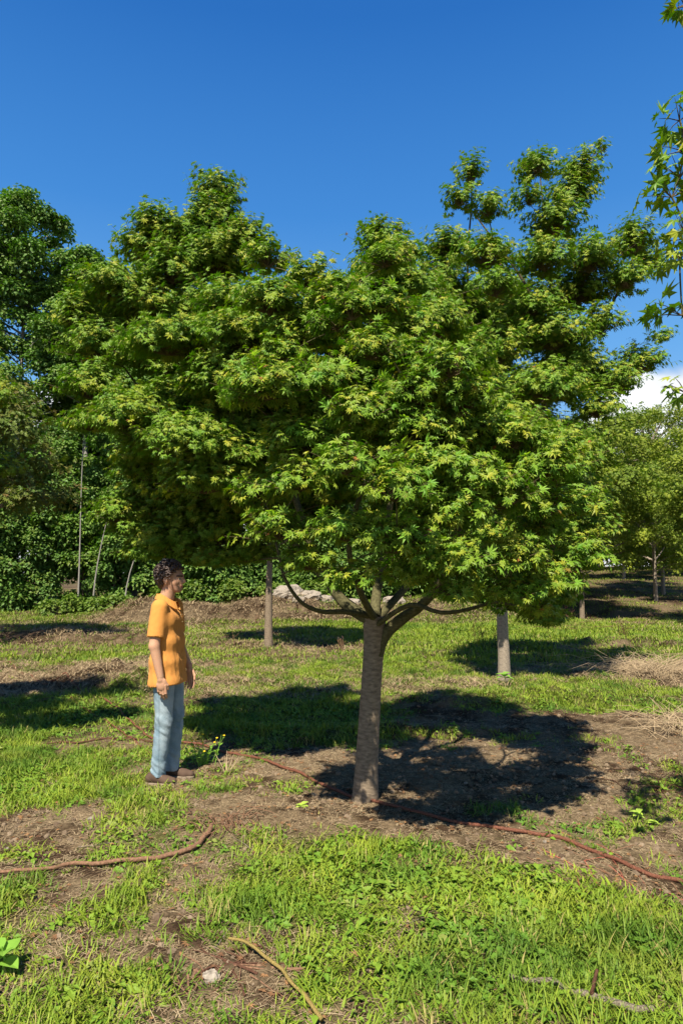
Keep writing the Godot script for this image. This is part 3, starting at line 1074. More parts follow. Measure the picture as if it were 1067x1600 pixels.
func build_maples() -> void:
	leaf_low = maple_leaf(false)
	leaf_high = maple_leaf(true)
	make_leaf_mats()
	rng.seed = 101
	var t := thing("maple_tree", "broad green maple with smooth grey-brown trunk forking low, beside the standing man", "tree", ground_at(0.17, -5.07))
	maple(t, MAIN_TRUNK, [0.099, 0.083, 0.077, 0.073, 0.077, 0.086], MAIN_LIMBS, [0.06, 0.052, 0.046, 0.022, 0.02, 0.04, 0.036, 0.03], MAIN_CLUMPS, 0.0435, 3.7, 300, mat.bark, mat.bark_green, 0.042)
	t = thing("maple_tree", "tall maple with pale ringed trunk and several upright tops standing against the blue sky", "tree", ground_at(2.52, -10.78))
	maple(t, B_TRUNK, [0.105, 0.09, 0.086, 0.082], B_LIMBS, [0.075, 0.05, 0.06, 0.035, 0.028, 0.04, 0.035], B_CLUMPS, 0.064, 1.25, 120, mat.bark_pale, mat.bark_dark, 0.07)
	# the maple that stands just outside the frame, beyond the man's back
	t = thing("maple_tree", "dark leafy maple shading the tall grass at the man's back", "tree", ground_at(-5.0, -6.2))
	var c := crown_clumps(Vector3(-4.95, 3.3, -6.2), Vector3(1.75, 1.6, 1.7), 46, 0.36)
	maple(t, [[-5, 0, -6.2], [-5, 0.7, -6.2], [-4.97, 1.4, -6.2]], [0.11, 0.085, 0.08], [[[-4.97, 1.4, -6.2], [-4.6, 2.0, -6.1], [-4.0, 3.0, -6.0], [-3.6, 4.0, -6.0]], [[-4.97, 1.4, -6.2], [-5.3, 2.2, -6.3], [-5.7, 3.4, -6.2], [-5.8, 4.3, -6.2]], [[-4.97, 1.4, -6.2], [-4.9, 2.4, -6.6], [-4.8, 3.6, -6.9], [-4.8, 4.6, -6.7]]], [0.05, 0.05, 0.045], c, 0.056, 1.7, 60, mat.bark, mat.bark_green)
	# the maple beside the camera: only the tips of its branches hang into the picture
	t = thing("maple_tree", "maple with yellow-tipped drooping sprays hanging in front of the sky", "tree", ground_at(3.9, -2.7))
	c = crown_clumps(Vector3(3.75, 3.2, -2.75), Vector3(1.35, 1.5, 1.2), 34, 0.36)
	for p in [[1.52, 4.14, -2.80, 0.12, 0.06], [1.47, 3.61, -2.80, 0.10, 0.07], [1.48, 3.47, -2.80, 0.13, 0.07], [1.46, 3.35, -2.80, 0.10, 0.07], [1.42, 3.25, -2.80, 0.12, 0.05], [1.48, 3.07, -2.80, 0.12, 0.07], [1.44, 2.95, -2.80, 0.10, 0.05], [1.44, 2.73, -2.80, 0.13, 0.06], [1.44, 2.39, -2.80, 0.09, 0.05], [1.95, 3.3, -2.8, 0.3, 0.2], [2.0, 2.8, -2.8, 0.3, 0.2], [2.0, 3.8, -2.8, 0.3, 0.2]]:
		c.append(p)
	maple(t, [[3.9, 0, -2.7], [3.9, 0.7, -2.7], [3.88, 1.4, -2.7]], [0.11, 0.085, 0.08], [[[3.88, 1.4, -2.7], [3.4, 2.1, -2.7], [2.6, 2.9, -2.75], [1.9, 3.5, -2.8]], [[3.88, 1.4, -2.7], [4.3, 2.3, -2.6], [4.6, 3.4, -2.5]], [[3.4, 2.1, -2.7], [2.7, 2.35, -2.8], [1.9, 2.6, -2.8]], [[3.88, 1.4, -2.7], [3.8, 2.6, -3.0], [3.6, 4.2, -3.0]], [[2.6, 2.9, -2.75], [2.2, 3.5, -2.78], [1.9, 3.9, -2.8], [1.65, 4.05, -2.8]]], [0.05, 0.05, 0.03, 0.045, 0.02], c, 0.062, 1.3, 150, mat.bark, mat.bark_green, 0.05)

var count_far := 0
var sprig_maple: ArrayMesh
var sprig_oval: ArrayMesh
var sprig_small: ArrayMesh

func build_far_trees() -> void:
	sprig_maple = sprig(leaf_low, 9, 0.085, 0.34, 3)
	sprig_oval = sprig(oval_leaf(), 11, 0.17, 0.42, 4)
	sprig_small = sprig(oval_leaf(), 11, 0.13, 0.36, 5)
	rng.seed = 202
	var greens := [Color(0.115, 0.23, 0.042), Color(0.165, 0.3, 0.058), Color(0.09, 0.19, 0.036)]
	var olive := [Color(0.23, 0.31, 0.033), Color(0.31, 0.37, 0.038), Color(0.16, 0.25, 0.03)]
	var russet := [Color(0.13, 0.19, 0.035), Color(0.18, 0.2, 0.04), Color(0.22, 0.14, 0.045), Color(0.11, 0.2, 0.035)]
	# x, z, height, crown radius, crown bottom, tones, label
	var row := "young maples planted across the field"
	for m in [[-1.66, -15.79, 5.6, 2.0, 1.9, greens, "maple with slender brown trunk standing in front of the pale rocks"],
			[9.13, -26.2, 8.2, 2.9, 1.6, olive, "olive-green maple with thin trunk by the dry grass slope"],
			[14.6, -32.0, 9.6, 3.2, 1.5, olive, "yellowish maple with thin pale trunk on the rising slope, its trunk one of a pair"],
			[16.6, -35.5, 10.0, 2.8, 1.5, olive, "yellowish maple whose thin trunk stands close behind the pale trunk on the slope"],
			[11.3, -33.0, 7.6, 2.7, 1.6, olive, "maple with short hidden trunk behind the olive-green maple"],
			[13.4, -22.5, 6.6, 2.7, 1.6, olive, "low spreading maple with dark underside standing before the pair of trunks"],
			[-9.6, -16.3, 7.2, 2.9, 1.4, russet, "maple with rusty red-tinged leaves in front of the dark wood"],
			[18.5, -45.0, 9.0, 3.2, 1.8, olive, "hazy maple high on the slope behind the pair of trunks"],
			[13.0, -50.0, 9.0, 3.2, 1.8, greens, "rounded green maple at the top of the slope"],
			[25.0, -50.0, 10.0, 3.6, 1.8, olive, "wide maple at the far top of the slope"],
			[9.6, -56.0, 10.0, 3.6, 1.0, greens, "green maple standing beyond the brow of the slope"],
			[20.5, -58.0, 10.0, 4.2, 0.6, greens, "dense dark tree on the brow behind the hazy maple"],
			[28.5, -60.0, 10.0, 4.4, 0.6, olive, "dense olive tree on the brow behind the wide maple"],
			[14.8, -62.0, 10.0, 4.2, 0.6, greens, "dense green tree on the brow behind the rounded maple"],
			[36.0, -60.0, 10.0, 4.4, 0.6, greens, "dense tree at the outer end of the brow"]]:
		var at := ground_at(m[0], m[1])
		var t := thing("maple_tree", m[6], "tree", at, row)
		var mid: float = (m[2] + m[4]) / 2.0
		var c := crown_clumps(at + Vector3(0, mid, 0), Vector3(m[3], (m[2] - m[4]) / 2.0, m[3]), 84, 0.24 * m[3], m[0] > 5.0)
		far_tree(t, m[2] * 0.8, 0.105, 1.3, c, sprig_maple, 72 if m[1] > -30 else 50, m[5], mat.bark_pale if m[0] > 12 else mat.bark, Vector3.ZERO, 1.0 if m[1] > -40 else 1.7)
	for k in 8:
		var at := ground_at(9.0 + 4.2 * k, -61.0 + 1.5 * sin(k * 1.9))
		var t := thing("shrub", "round green shrub along the brow of the slope", "shrub", at, "shrubs along the brow of the slope")
		var c := crown_clumps(at + Vector3(0, 2.0, 0), Vector3(2.5, 2.2, 1.6), 26, 1.0, true)
		far_tree(t, 2.8, 0.08, 0.4, c, sprig_oval, 60, greens, mat.bark_dark, Vector3.ZERO, 1.5)
	# the wood
	var wood := "tall trees of the dark wood"
	for m in [[-14.9, -31.0, 19.6, 2.9, 5.0, "tallest poplar-like tree of the wood with light gaps in its crown"],
			[-18.6, -30.0, 19.0, 3.2, 4.0, "broad tall tree at the outer end of the wood"],
			[-11.9, -31.5, 16.9, 2.2, 5.0, "tall tree stepping down beside the tallest tree of the wood"],
			[-9.7, -32.0, 16.0, 2.2, 4.0, "narrow tall tree of the wood just behind the broad maple's top"],
			[-7.8, -31.5, 14.5, 2.5, 3.5, "tree of the wood behind the broad maple and the man"],
			[-5.2, -32.5, 13.5, 2.5, 3.0, "tree of the wood behind the slender brown trunk"],
			[-2.4, -33.0, 12.5, 2.6, 2.5, "tree of the wood behind the pale rocks"],
			[0.6, -33.5, 11.0, 2.6, 2.0, "lower tree of the wood behind the smooth grey-brown trunk"],
			[3.6, -34.5, 9.5, 2.6, 1.8, "lowest tree at the end of the wood near the slope"],
			[-13.2, -36.0, 15.0, 3.5, 0.8, "dense tree deep inside the wood behind the tallest tree"],
			[-8.0, -37.0, 13.0, 3.5, 0.8, "dense tree deep inside the wood behind the man"],
			[-17.5, -35.0, 12.0, 3.5, 0.6, "dense tree deep inside the wood at its outer end"],
			[-3.0, -38.0, 10.0, 3.6, 0.6, "dense tree deep inside the wood behind the pale rocks"],
			[2.5, -39.0, 9.0, 3.6, 0.6, "dense tree deep inside the wood behind its lowest tree"],
			[-22.6, -31.0, 17.5, 3.4, 1.0, "broad wood-edge tree next beyond the outer end of the wood"],
			[-27.0, -32.5, 16.0, 3.6, 0.8, "rounded wood-edge tree two crowns beyond the tallest tree"],
			[-31.5, -31.0, 17.0, 3.6, 0.8, "last broad tree where the wood runs on"],
			[-12.6, -33.6, 10.5, 2.6, 0.5, "low dense tree of the wood between the tallest tree and the one stepping down"],
			[-10.4, -34.6, 10.5, 2.6, 0.5, "low dense tree of the wood behind the thin straight stem"],
			[7.5, -42.0, 8.5, 3.4, 0.6, "dense tree at the wood's far end where the slope begins"]]:
		var at := ground_at(m[0], m[1])
		var t := thing("forest_tree", m[5], "tree", at, wood)
		var mid: float = (m[2] + m[4]) / 2.0
		var c := crown_clumps(at + Vector3(0, mid, 0), Vector3(m[3], (m[2] - m[4]) / 2.0, m[3]), 104, 0.62, m[4] < 1.0)
		far_tree(t, m[2] * 0.9, 0.16, 2.0, c, sprig_oval, 56, greens, mat.bark_birch)
	# thin bare stems in front of the wood
	for m in [[-10.4, -27.2, 8.2, 0.0, "thin straight pale stem standing in front of the wood"], [-9.7, -26.9, 5.4, 0.9, "thin leaning pale stem beside the straight one"], [-8.5, -27.0, 4.2, 1.3, "short strongly leaning stem low in front of the wood"]]:
		var at := ground_at(m[0], m[1])
		var t := thing("sapling", m[4], "tree", at, "bare stems before the wood")
		var c := crown_clumps(at + Vector3(m[3], m[2] - 0.6, 0), Vector3(0.6, 0.8, 0.6), 6, 0.45)
		far_tree(t, m[2], 0.038, m[2] * 0.6, c, sprig_small, 60, greens, mat.bark_birch, Vector3(m[3], 0, 0))
	# shrubs along the wood's edge
	var fresh := [Color(0.12, 0.24, 0.035), Color(0.09, 0.19, 0.03), Color(0.15, 0.27, 0.04)]
	var k := 0
	for m in [[-25.5, 6.5], [-23.0, 5.5], [-20.5, 6.5], [-18.0, 6.0], [-15.6, 7.5], [-13.9, 5.6], [-12.3, 8.2], [-10.9, 6.4], [-9.3, 8.0], [-7.9, 5.6], [-6.4, 6.6], [-5.0, 3.6], [-3.4, 3.8], [-1.8, 3.4], [-0.2, 3.6], [1.5, 3.2], [3.4, 3.6], [5.4, 3.2], [7.6, 3.4]]:
		var z := -28.6 - 0.5 * sin(k * 2.1)
		var at := ground_at(m[0], z)
		var t := thing("shrub", "leafy shrub in the hedge-like edge of the wood", "shrub", at, "shrubs along the foot of the wood")
		var c := crown_clumps(at + Vector3(0, m[1] * 0.48, 0), Vector3(1.25, m[1] * 0.52, 1.0), 44, 0.55, true)
		far_tree(t, m[1] * 0.7, 0.05, 0.3, c, sprig_oval if k % 2 else sprig_small, 60 if k % 2 else 90, fresh if k % 3 == 1 else greens, mat.bark_dark)
		k += 1
	k = 0
	for m in [[-10.9, -26.2, 0.5], [-10.1, -26.3, 0.6], [-9.3, -26.2, 0.45], [-8.7, -26.3, 0.4], [-7.0, -27.0, 0.9], [-5.9, -27.2, 1.0], [-4.3, -27.0, 1.1], [-2.7, -27.1, 1.0], [-1.2, -27.0, 1.2]]:
		var at := ground_at(m[0], m[1])
		var t := thing("weed_bush", "low bright green weed clump at the foot of the wood", "weed", at, "low weeds at the foot of the wood")
		var c := crown_clumps(at + Vector3(0, m[2] * 0.5, 0), Vector3(0.45, m[2] * 0.5, 0.35), 7, 0.28)
		far_tree(t, m[2] * 0.6, 0.015, 0.1, c, sprig_small, 40, [Color(0.11, 0.2, 0.03), Color(0.15, 0.24, 0.035)], mat.twig)

# ---------------------------------------------------------------- grass and litter

func blade(mb: MB, base: Vector3, az: float, len: float, wide: float, lean: float, curl: float) -> void:
	var f := Vector3(cos(az), 0, sin(az))
	var s := Vector3(-sin(az), 0, cos(az))
	var first := mb.v.size()
	var p := base
	var up := PI / 2 - lean
	for k in 4:
		var w: float = wide * [0.75, 1.0, 0.75, 0.0][k] * 0.5
		if k < 3:
			mb.v.append(p - s * w)
			mb.v.append(p + s * w)
		else:
			mb.v.append(p)
		p += (f * cos(up) + UP * sin(up)) * len / 3.0
		up -= curl
	mb.i.append_array([first, first + 1, first + 2, first + 1, first + 3, first + 2, first + 2, first + 3, first + 4, first + 3, first + 5, first + 4, first + 4, first + 5, first + 6])

func tuft(s: int, count: int, spread: float, len0: float, len1: float, wide: float, lean0: float, lean1: float, curl: float) -> ArrayMesh:
	var r := RandomNumberGenerator.new()
	r.seed = s
	var mb := MB.new()
	for k in count:
		var az := r.randf() * TAU
		var at := Vector3(r.randfn() * spread, -0.012, r.randfn() * spread)
		blade(mb, at, az, r.randf_range(len0, len1), wide * r.randf_range(0.7, 1.25), r.randf_range(lean0, lean1), r.randf_range(0.1, curl))
	return mb.commit()

func clod_mesh(s: int) -> ArrayMesh:
	var r := RandomNumberGenerator.new()
	r.seed = s
	var sp := SphereMesh.new()
	sp.radial_segments = 7
	sp.rings = 4
	sp.radius = 1.0
	sp.height = 1.7
	var arr := sp.get_mesh_arrays()
	var mb := MB.new()
	var nz := noise(s, 0.9, 2)
	for p in arr[Mesh.ARRAY_VERTEX]:
		mb.v.append(p * (1.0 + 0.45 * nz.get_noise_3dv(p * 1.3)))
	mb.i = arr[Mesh.ARRAY_INDEX]
	return mb.commit()

func build_grass() -> void:
	rng.seed = 303
	var kinds := [tuft(1, 9, 0.032, 0.025, 0.075, 0.0054, 0.25, 1.2, 0.6), tuft(2, 9, 0.036, 0.02, 0.055, 0.007, 0.6, 1.4, 0.4), tuft(3, 7, 0.028, 0.05, 0.115, 0.0048, 0.05, 0.9, 0.5), tuft(4, 14, 0.12, 0.045, 0.1, 0.011, 0.15, 1.1, 0.4)]
	var bufs := [PackedFloat32Array(), PackedFloat32Array(), PackedFloat32Array(), PackedFloat32Array()]
	var straw_buf := PackedFloat32Array()
	var straw := tuft(8, 7, 0.05, 0.02, 0.1, 0.0022, 1.35, 1.6, 0.14)
	var clod_buf := PackedFloat32Array()
	var dry_buf := PackedFloat32Array()
	var weed_buf := PackedFloat32Array()
	var leaf_buf := PackedFloat32Array()
	var tall := noise(61, 0.7, 2)
	var spots := noise(62, 2.3, 3)
	# zones: nearest depth, farthest depth, candidates for each square metre
	for zone in [[1.6, 6.5, 2200.0], [6.5, 13.0, 950.0], [13.0, 26.0, 160.0], [26.0, 60.0, 12.0]]:
		var wide: float = 1.2 * zone[1] + 3.0
		var n := int(wide * (zone[1] - zone[0]) * zone[2])
		for k in n:
			var d := rng.randf_range(zone[0], zone[1])
			var x := rng.randf_range(-0.5, 0.5) * wide
			if absf(x) > 0.62 * d + 1.2:
				continue
			var z := -d
			var g := grassy(x, z)
			var far: bool = d > 13.0
			if d > 22.8 and d < 27.0 and x < 7.0 and x > -8.5:
				g -= 0.7
			g += 0.8 * spots.get_noise_2d(x, z)
			if rng.randf() < smoothstep(-0.1, 1.25, g):
				var which := 3 if far else 0
				if not far:
					var q := rng.randf() + 0.8 * tall.get_noise_2d(x, z)
					which = 2 if q > 0.88 and g > 0.5 else 1 if q < 0.42 else 0
				var sc := rng.randf_range(0.75, 1.3) * (0.75 + 0.45 * clampf(g, 0, 1))
				if d > 26.0:
					sc *= 1.5
				var b := Basis(UP, rng.randf() * TAU).rotated(Vector3.RIGHT, rng.randfn() * 0.08).scaled(Vector3(sc, sc * rng.randf_range(0.85, 1.2), sc))
				var c := Color(0.125, 0.22, 0.018).lerp(Color(0.27, 0.355, 0.034), rng.randf())
				c = c.lerp(Color(0.05, 0.135, 0.016), 0.75 * clampf(1.6 * tall.get_noise_2d(x * 1.4 + 40, z * 1.4) + 0.25, 0, 1))
				c = c.lerp(Color(0.31, 0.35, 0.04), 0.5 * clampf(2.0 * spots.get_noise_2d(x + 90, z), 0, 1))
				if rng.randf() < 0.05:
					c = Color(0.33, 0.29, 0.10)
				if d < 9.0 and rng.randf() < 0.07:
					put(weed_buf, b.scaled(Vector3.ONE * rng.randf_range(0.6, 1.3)), Vector3(x, height(x, z) + 0.02, z), c.lerp(Color(0.13, 0.27, 0.03), 0.5))
					continue
				put(bufs[which], b, Vector3(x, height(x, z), z), c)
			elif d >= 9.0 and rng.randf() < 0.3:
				var sc := rng.randf_range(0.6, 1.2) * (1.0 + smoothstep(12.0, 22.0, d))
				var c := Color(0.42, 0.33, 0.2).lerp(Color(0.17, 0.115, 0.07), rng.randf())
				put(dry_buf, Basis(UP, rng.randf() * TAU).scaled(Vector3(sc * 1.2, sc * 0.6, sc * 1.2)), Vector3(x, height(x, z), z), c)
			elif d < 13.0:
				var q := rng.randf()
				if q < 0.42:
					var c := Color(0.5, 0.4, 0.25).lerp(Color(0.2, 0.13, 0.08), rng.randf())
					put(straw_buf, Basis(UP, rng.randf() * TAU).scaled(Vector3.ONE * rng.randf_range(0.6, 1.3)), Vector3(x, height(x, z) + 0.012, z), c)
				elif q < 0.46:
					var sc := rng.randf_range(0.014, 0.032)
					var c := Color(0.3, 0.17, 0.08).lerp(Color(0.14, 0.075, 0.045), rng.randf())
					var tip := Basis(UP, rng.randf() * TAU).rotated(rv().normalized(), rng.randf_range(-0.5, 0.5))
					put(leaf_buf, tip.scaled(Vector3(sc, sc, sc)), Vector3(x, height(x, z) + 0.012, z), c)
				elif q < 0.58:
					var sc := 0.003 + 0.011 * pow(rng.randf(), 4.0)
					if g < 0.1:
						sc *= 1.7
					var c := Color(0.10, 0.07, 0.048).lerp(Color(0.26, 0.2, 0.14), rng.randf())
					put(clod_buf, Basis(rv().normalized(), rng.randf() * TAU).scaled(Vector3.ONE * sc), Vector3(x, height(x, z), z), c)
	var says := ["short bright green grass over the field", "low spreading grass with broad blades", "taller upright green grass in clumps", "grass tufts farther across the field"]
	for k in 4:
		var o := scatter(numbered("grass"), kinds[k], mat.grass, bufs[k], self)
		tag(o, says[k], "grass")
	tag(scatter("dry_grass", tuft(9, 14, 0.13, 0.05, 0.13, 0.006, 0.5, 1.5, 0.4), mat.straw, dry_buf, self), "tan dry grass over the bare bank and field", "grass")
	tag(scatter("low_weeds", sprig(oval_leaf(), 9, 0.034, 0.05, 12), mat.grass, weed_buf, self), "small round-leaved weeds mixed into the grass", "weeds")
	tag(scatter("leaf_litter", leaf_low, mat.straw, leaf_buf, self), "small brown fallen leaves on the bare soil", "leaves")
	tag(scatter("straw_litter", straw, mat.straw, straw_buf, self), "dry straw lying over the bare soil", "straw")
	tag(scatter("soil_crumbs", clod_mesh(5), mat.clod, clod_buf, self), "small dark crumbs of soil on the bare patches", "soil")

# ---------------------------------------------------------------- bodies meshed from distance fields

# A prim is [0, a, b, ra, rb, k, clip point, clip normal] (tapered capsule) or [1, centre, radii, basis, k] (ellipsoid).
func field_mesh(mb: MB, prims: Array, lo: Vector3, hi: Vector3, cell: float, shape := "", tint := "") -> void:
	var nx := int((hi.x - lo.x) / cell) + 2
	var ny := int((hi.y - lo.y) / cell) + 2
	var nz := int((hi.z - lo.z) / cell) + 2
	var f := PackedFloat32Array()
	f.resize(nx * ny * nz)
	f.fill(0.3)
	for p in prims:
		var ball: bool = p[0] == 1
		var k: float = p[4] if ball else p[5]
		var m := k + cell * 3.0
		var a: Vector3 = p[1]
		var b: Vector3 = p[2]
		var ra: float = 0.0
		var rb: float = 0.0
		var b0: Vector3
		var b1: Vector3
		var inv := Basis()
		if ball:
			var q := maxf(b.x, maxf(b.y, b.z)) + m
			b0 = a - Vector3.ONE * q
			b1 = a + Vector3.ONE * q
			if p[3] != null:
				inv = (p[3] as Basis).transposed()
		else:
			ra = p[3]
			rb = p[4]
			b0 = (a - Vector3.ONE * (ra + m)).min(b - Vector3.ONE * (rb + m))
			b1 = (a + Vector3.ONE * (ra + m)).max(b + Vector3.ONE * (rb + m))
		var clip: bool = not ball and p.size() > 6
		var x0 := maxi(0, int((b0.x - lo.x) / cell))
		var y0 := maxi(0, int((b0.y - lo.y) / cell))
		var z0 := maxi(0, int((b0.z - lo.z) / cell))
		var x1 := mini(nx - 1, int((b1.x - lo.x) / cell) + 1)
		var y1 := mini(ny - 1, int((b1.y - lo.y) / cell) + 1)
		var z1 := mini(nz - 1, int((b1.z - lo.z) / cell) + 1)
		var ab := b - a
		var l2 := maxf(ab.length_squared(), 1e-9)
		for z in range(z0, z1 + 1):
			for y in range(y0, y1 + 1):
				var row := (z * ny + y) * nx
				for x in range(x0, x1 + 1):
					var q := lo + Vector3(x, y, z) * cell
					var d: float
					if ball:
						var u := (inv * (q - a)) if p[3] != null else q - a
						var w := u / b
						var k0 := w.length()
						d = k0 * (k0 - 1.0) / maxf((w / b).length(), 1e-6)
					else:
						var t := clampf((q - a).dot(ab) / l2, 0.0, 1.0)
						d = (q - a - ab * t).length() - lerpf(ra, rb, t)
						if clip:
							d = maxf(d, (q - p[6]).dot(p[7]))
					var o := f[row + x]
					var h := maxf(k - absf(o - d), 0.0)
					f[row + x] = minf(o, d) - (h * h * 0.25 / k if k > 0.0 else 0.0)
	if shape:
		for z in nz:
			for y in ny:
				for x in nx:
					var e := (z * ny + y) * nx + x
					if absf(f[e]) < cell * 5.0:
						f[e] = reshaped(shape, f[e], lo + Vector3(x, y, z) * cell)
	var id := PackedInt32Array()
	id.resize(f.size())
	id.fill(-1)
	var sx := 1
	var sy := nx
	var sz := nx * ny
	var th := cell * 2.2
	for z in nz - 1:
		for y in ny - 1:
			for x in nx - 1:
				var e := z * sz + y * sy + x
				var v0 := f[e]
				if v0 > th or v0 < -th:
					continue
				var q := [v0, f[e + 1], f[e + sy], f[e + sy + 1], f[e + sz], f[e + sz + 1], f[e + sz + sy], f[e + sz + sy + 1]]
				var inside := 0
				for v in q:
					if v < 0.0:
						inside += 1
				if inside == 0 or inside == 8:
					continue
				var sum := Vector3.ZERO
				var cnt := 0
				for g in [[0, 1], [2, 3], [4, 5], [6, 7], [0, 2], [1, 3], [4, 6], [5, 7], [0, 4], [1, 5], [2, 6], [3, 7]]:
					var fa: float = q[g[0]]
					var fb: float = q[g[1]]
					if (fa < 0.0) != (fb < 0.0):
						var t := fa / (fa - fb)
						var ca := Vector3(g[0] & 1, (g[0] >> 1) & 1, g[0] >> 2)
						var cb := Vector3(g[1] & 1, (g[1] >> 1) & 1, g[1] >> 2)
						sum += ca.lerp(cb, t)
						cnt += 1
				var pos := lo + (Vector3(x, y, z) + sum / cnt) * cell
				var nm := Vector3(q[1] + q[3] + q[5] + q[7] - q[0] - q[2] - q[4] - q[6], q[2] + q[3] + q[6] + q[7] - q[0] - q[1] - q[4] - q[5], q[4] + q[5] + q[6] + q[7] - q[0] - q[1] - q[2] - q[3]).normalized()
				id[e] = mb.v.size()
				mb.v.append(pos)
				mb.n.append(nm)
				mb.c.append(skin(pos) if tint == "skin" else denim_tone(pos) if tint == "denim" else Color.WHITE)
	for z in range(1, nz - 1):
		for y in range(1, ny - 1):
			for x in range(1, nx - 1):
				var e := z * sz + y * sy + x
				if id[e] < 0 and f[e] > th:
					continue
				var s0 := f[e] < 0.0
				for ax in 3:
					var st: int = [sx, sy, sz][ax]
					if (f[e + st] < 0.0) == s0:
						continue
					var u: int = [sy, sz, sx][ax]
					var w: int = [sz, sx, sy][ax]
					var a := id[e]
					var b := id[e - u]
					var c := id[e - u - w]
					var d := id[e - w]
					if a < 0 or b < 0 or c < 0 or d < 0:
						continue
					if s0:
						mb.i.append_array([a, d, c, a, c, b])
					else:
						mb.i.append_array([a, b, c, a, c, d])
	# surface nets above may run either way round: turn what faces inwards
	if mb.i.size() >= 3:
		var wrong := 0
		for k in range(0, mini(mb.i.size(), 900), 3):
			var p0 := mb.v[mb.i[k]]
			if (mb.v[mb.i[k + 1]] - p0).cross(mb.v[mb.i[k + 2]] - p0).dot(mb.n[mb.i[k]]) > 0.0:
				wrong += 1
		if wrong > mini(mb.i.size(), 900) / 6:
			mb.i.reverse()

var folds := noise(82, 1.0, 2)
var wash := noise(86, 6.0, 3)

func reshaped(shape: String, d: float, p: Vector3) -> float:
	match shape:
		"shirt":
			var low := smoothstep(1.25, 0.85, p.y)
			var q := d + 0.010 * (0.2 + 0.8 * low) * folds.get_noise_3d(p.x * 13.0 + p.y * 3.0, p.y * 3.4, p.z * 13.0) + 0.0015 * folds.get_noise_3d(p.x * 22.0, p.y * 20.0, p.z * 22.0)
			return maxf(q, 0.762 + 0.012 * sin(p.x * 9.0) - p.y)
		"jeans":
			var low := smoothstep(0.3, 0.08, p.y) + 0.6 * exp(-pow((p.y - 0.46) / 0.09, 2.0)) + 0.25
			return maxf(d + 0.014 * low * folds.get_noise_3d(p.x * 9.0, p.y * 15.0 + p.x * 14.0, p.z * 9.0), 0.062 - p.y)
		"shoe":
			return maxf(d, 0.018 - p.y)
		"sole":
			return maxf(maxf(d, p.y - 0.022), -p.y - 0.004)
	return d

func denim_tone(p: Vector3) -> Color:
	var w := clampf(0.5 + 0.7 * wash.get_noise_3dv(p) + (0.35 if absf(p.z) > 0.06 and p.x > 0.0 and p.y > 0.35 and p.y < 0.8 else 0.0), 0, 1)
	var seam := absf(p.x) < 0.006 and absf(p.z) > 0.12
	return Color(0.18, 0.285, 0.37).lerp(Color(0.39, 0.49, 0.56), w) * (0.75 if seam else 1.0)

func hand_prims(w: Vector3, fwd: Vector3, side: float) -> Array:
	# hanging hand: the wrist at w, thumb forwards, the back of the hand outwards (side is the sign of z)
	var out := []
	var dn := Vector3(0.12 * fwd.x, -1, 0).normalized()
	var k := w + dn * 0.085
	out.append([0, w - dn * 0.02, w + dn * 0.02, 0.026, 0.025, 0.01])
	out.append([1, w + dn * 0.055 + Vector3(0.002, 0, 0), Vector3(0.036, 0.05, 0.018), null, 0.012])
	for q in 4:
		var b := k + Vector3(0.03 - q * 0.02, [0.0, -0.004, 0.0, 0.008][q], 0)
		var l: float = [0.04, 0.044, 0.041, 0.033][q]
		var in_ := -side
		var p1 := b + Vector3(0.004, -l, in_ * 0.008)
		var p2 := p1 + Vector3(0.0, -l * 0.55, in_ * 0.014)
		var p3 := p2 + Vector3(-0.003, -l * 0.38, in_ * 0.016)
		out.append([0, b + Vector3(0, 0.02, 0), p1, 0.0105, 0.0092, 0.006])
		out.append([0, p1, p2, 0.0092, 0.0084, 0.003])
		out.append([0, p2, p3, 0.0084, 0.0072, 0.003])
	var th := w + dn * 0.03 + Vector3(0.026, 0, -side * 0.006)
	var t1 := th + Vector3(0.022, -0.035, -side * 0.01)
	var t2 := t1 + Vector3(0.002, -0.03, -side * 0.008)
	out.append([0, th, t1, 0.014, 0.011, 0.012])
	out.append([0, t1, t2, 0.011, 0.0085, 0.004])
	return out

func skin(p: Vector3) -> Color:
	var c := Color(0.45, 0.255, 0.165)
	if p.y > 1.48:
		var az := absf(p.z)
		if p.x > 0.06:
			if p.y > 1.617 and p.y < 1.629 and az > 0.012 and az < 0.056:
				return Color(0.03, 0.018, 0.012)
			if p.y > 1.594 and p.y < 1.608 and az > 0.018 and az < 0.045:
				return Color(0.05, 0.03, 0.02) if az > 0.026 and az < 0.037 else Color(0.5, 0.42, 0.36)
			if p.y > 1.53 and p.y < 1.548 and p.x > 0.098:
				return Color(0.36, 0.14, 0.10)
		if p.y < 1.556 and p.x > 0.015:
			c = c.lerp(Color(0.22, 0.14, 0.10), 0.35)
	return c

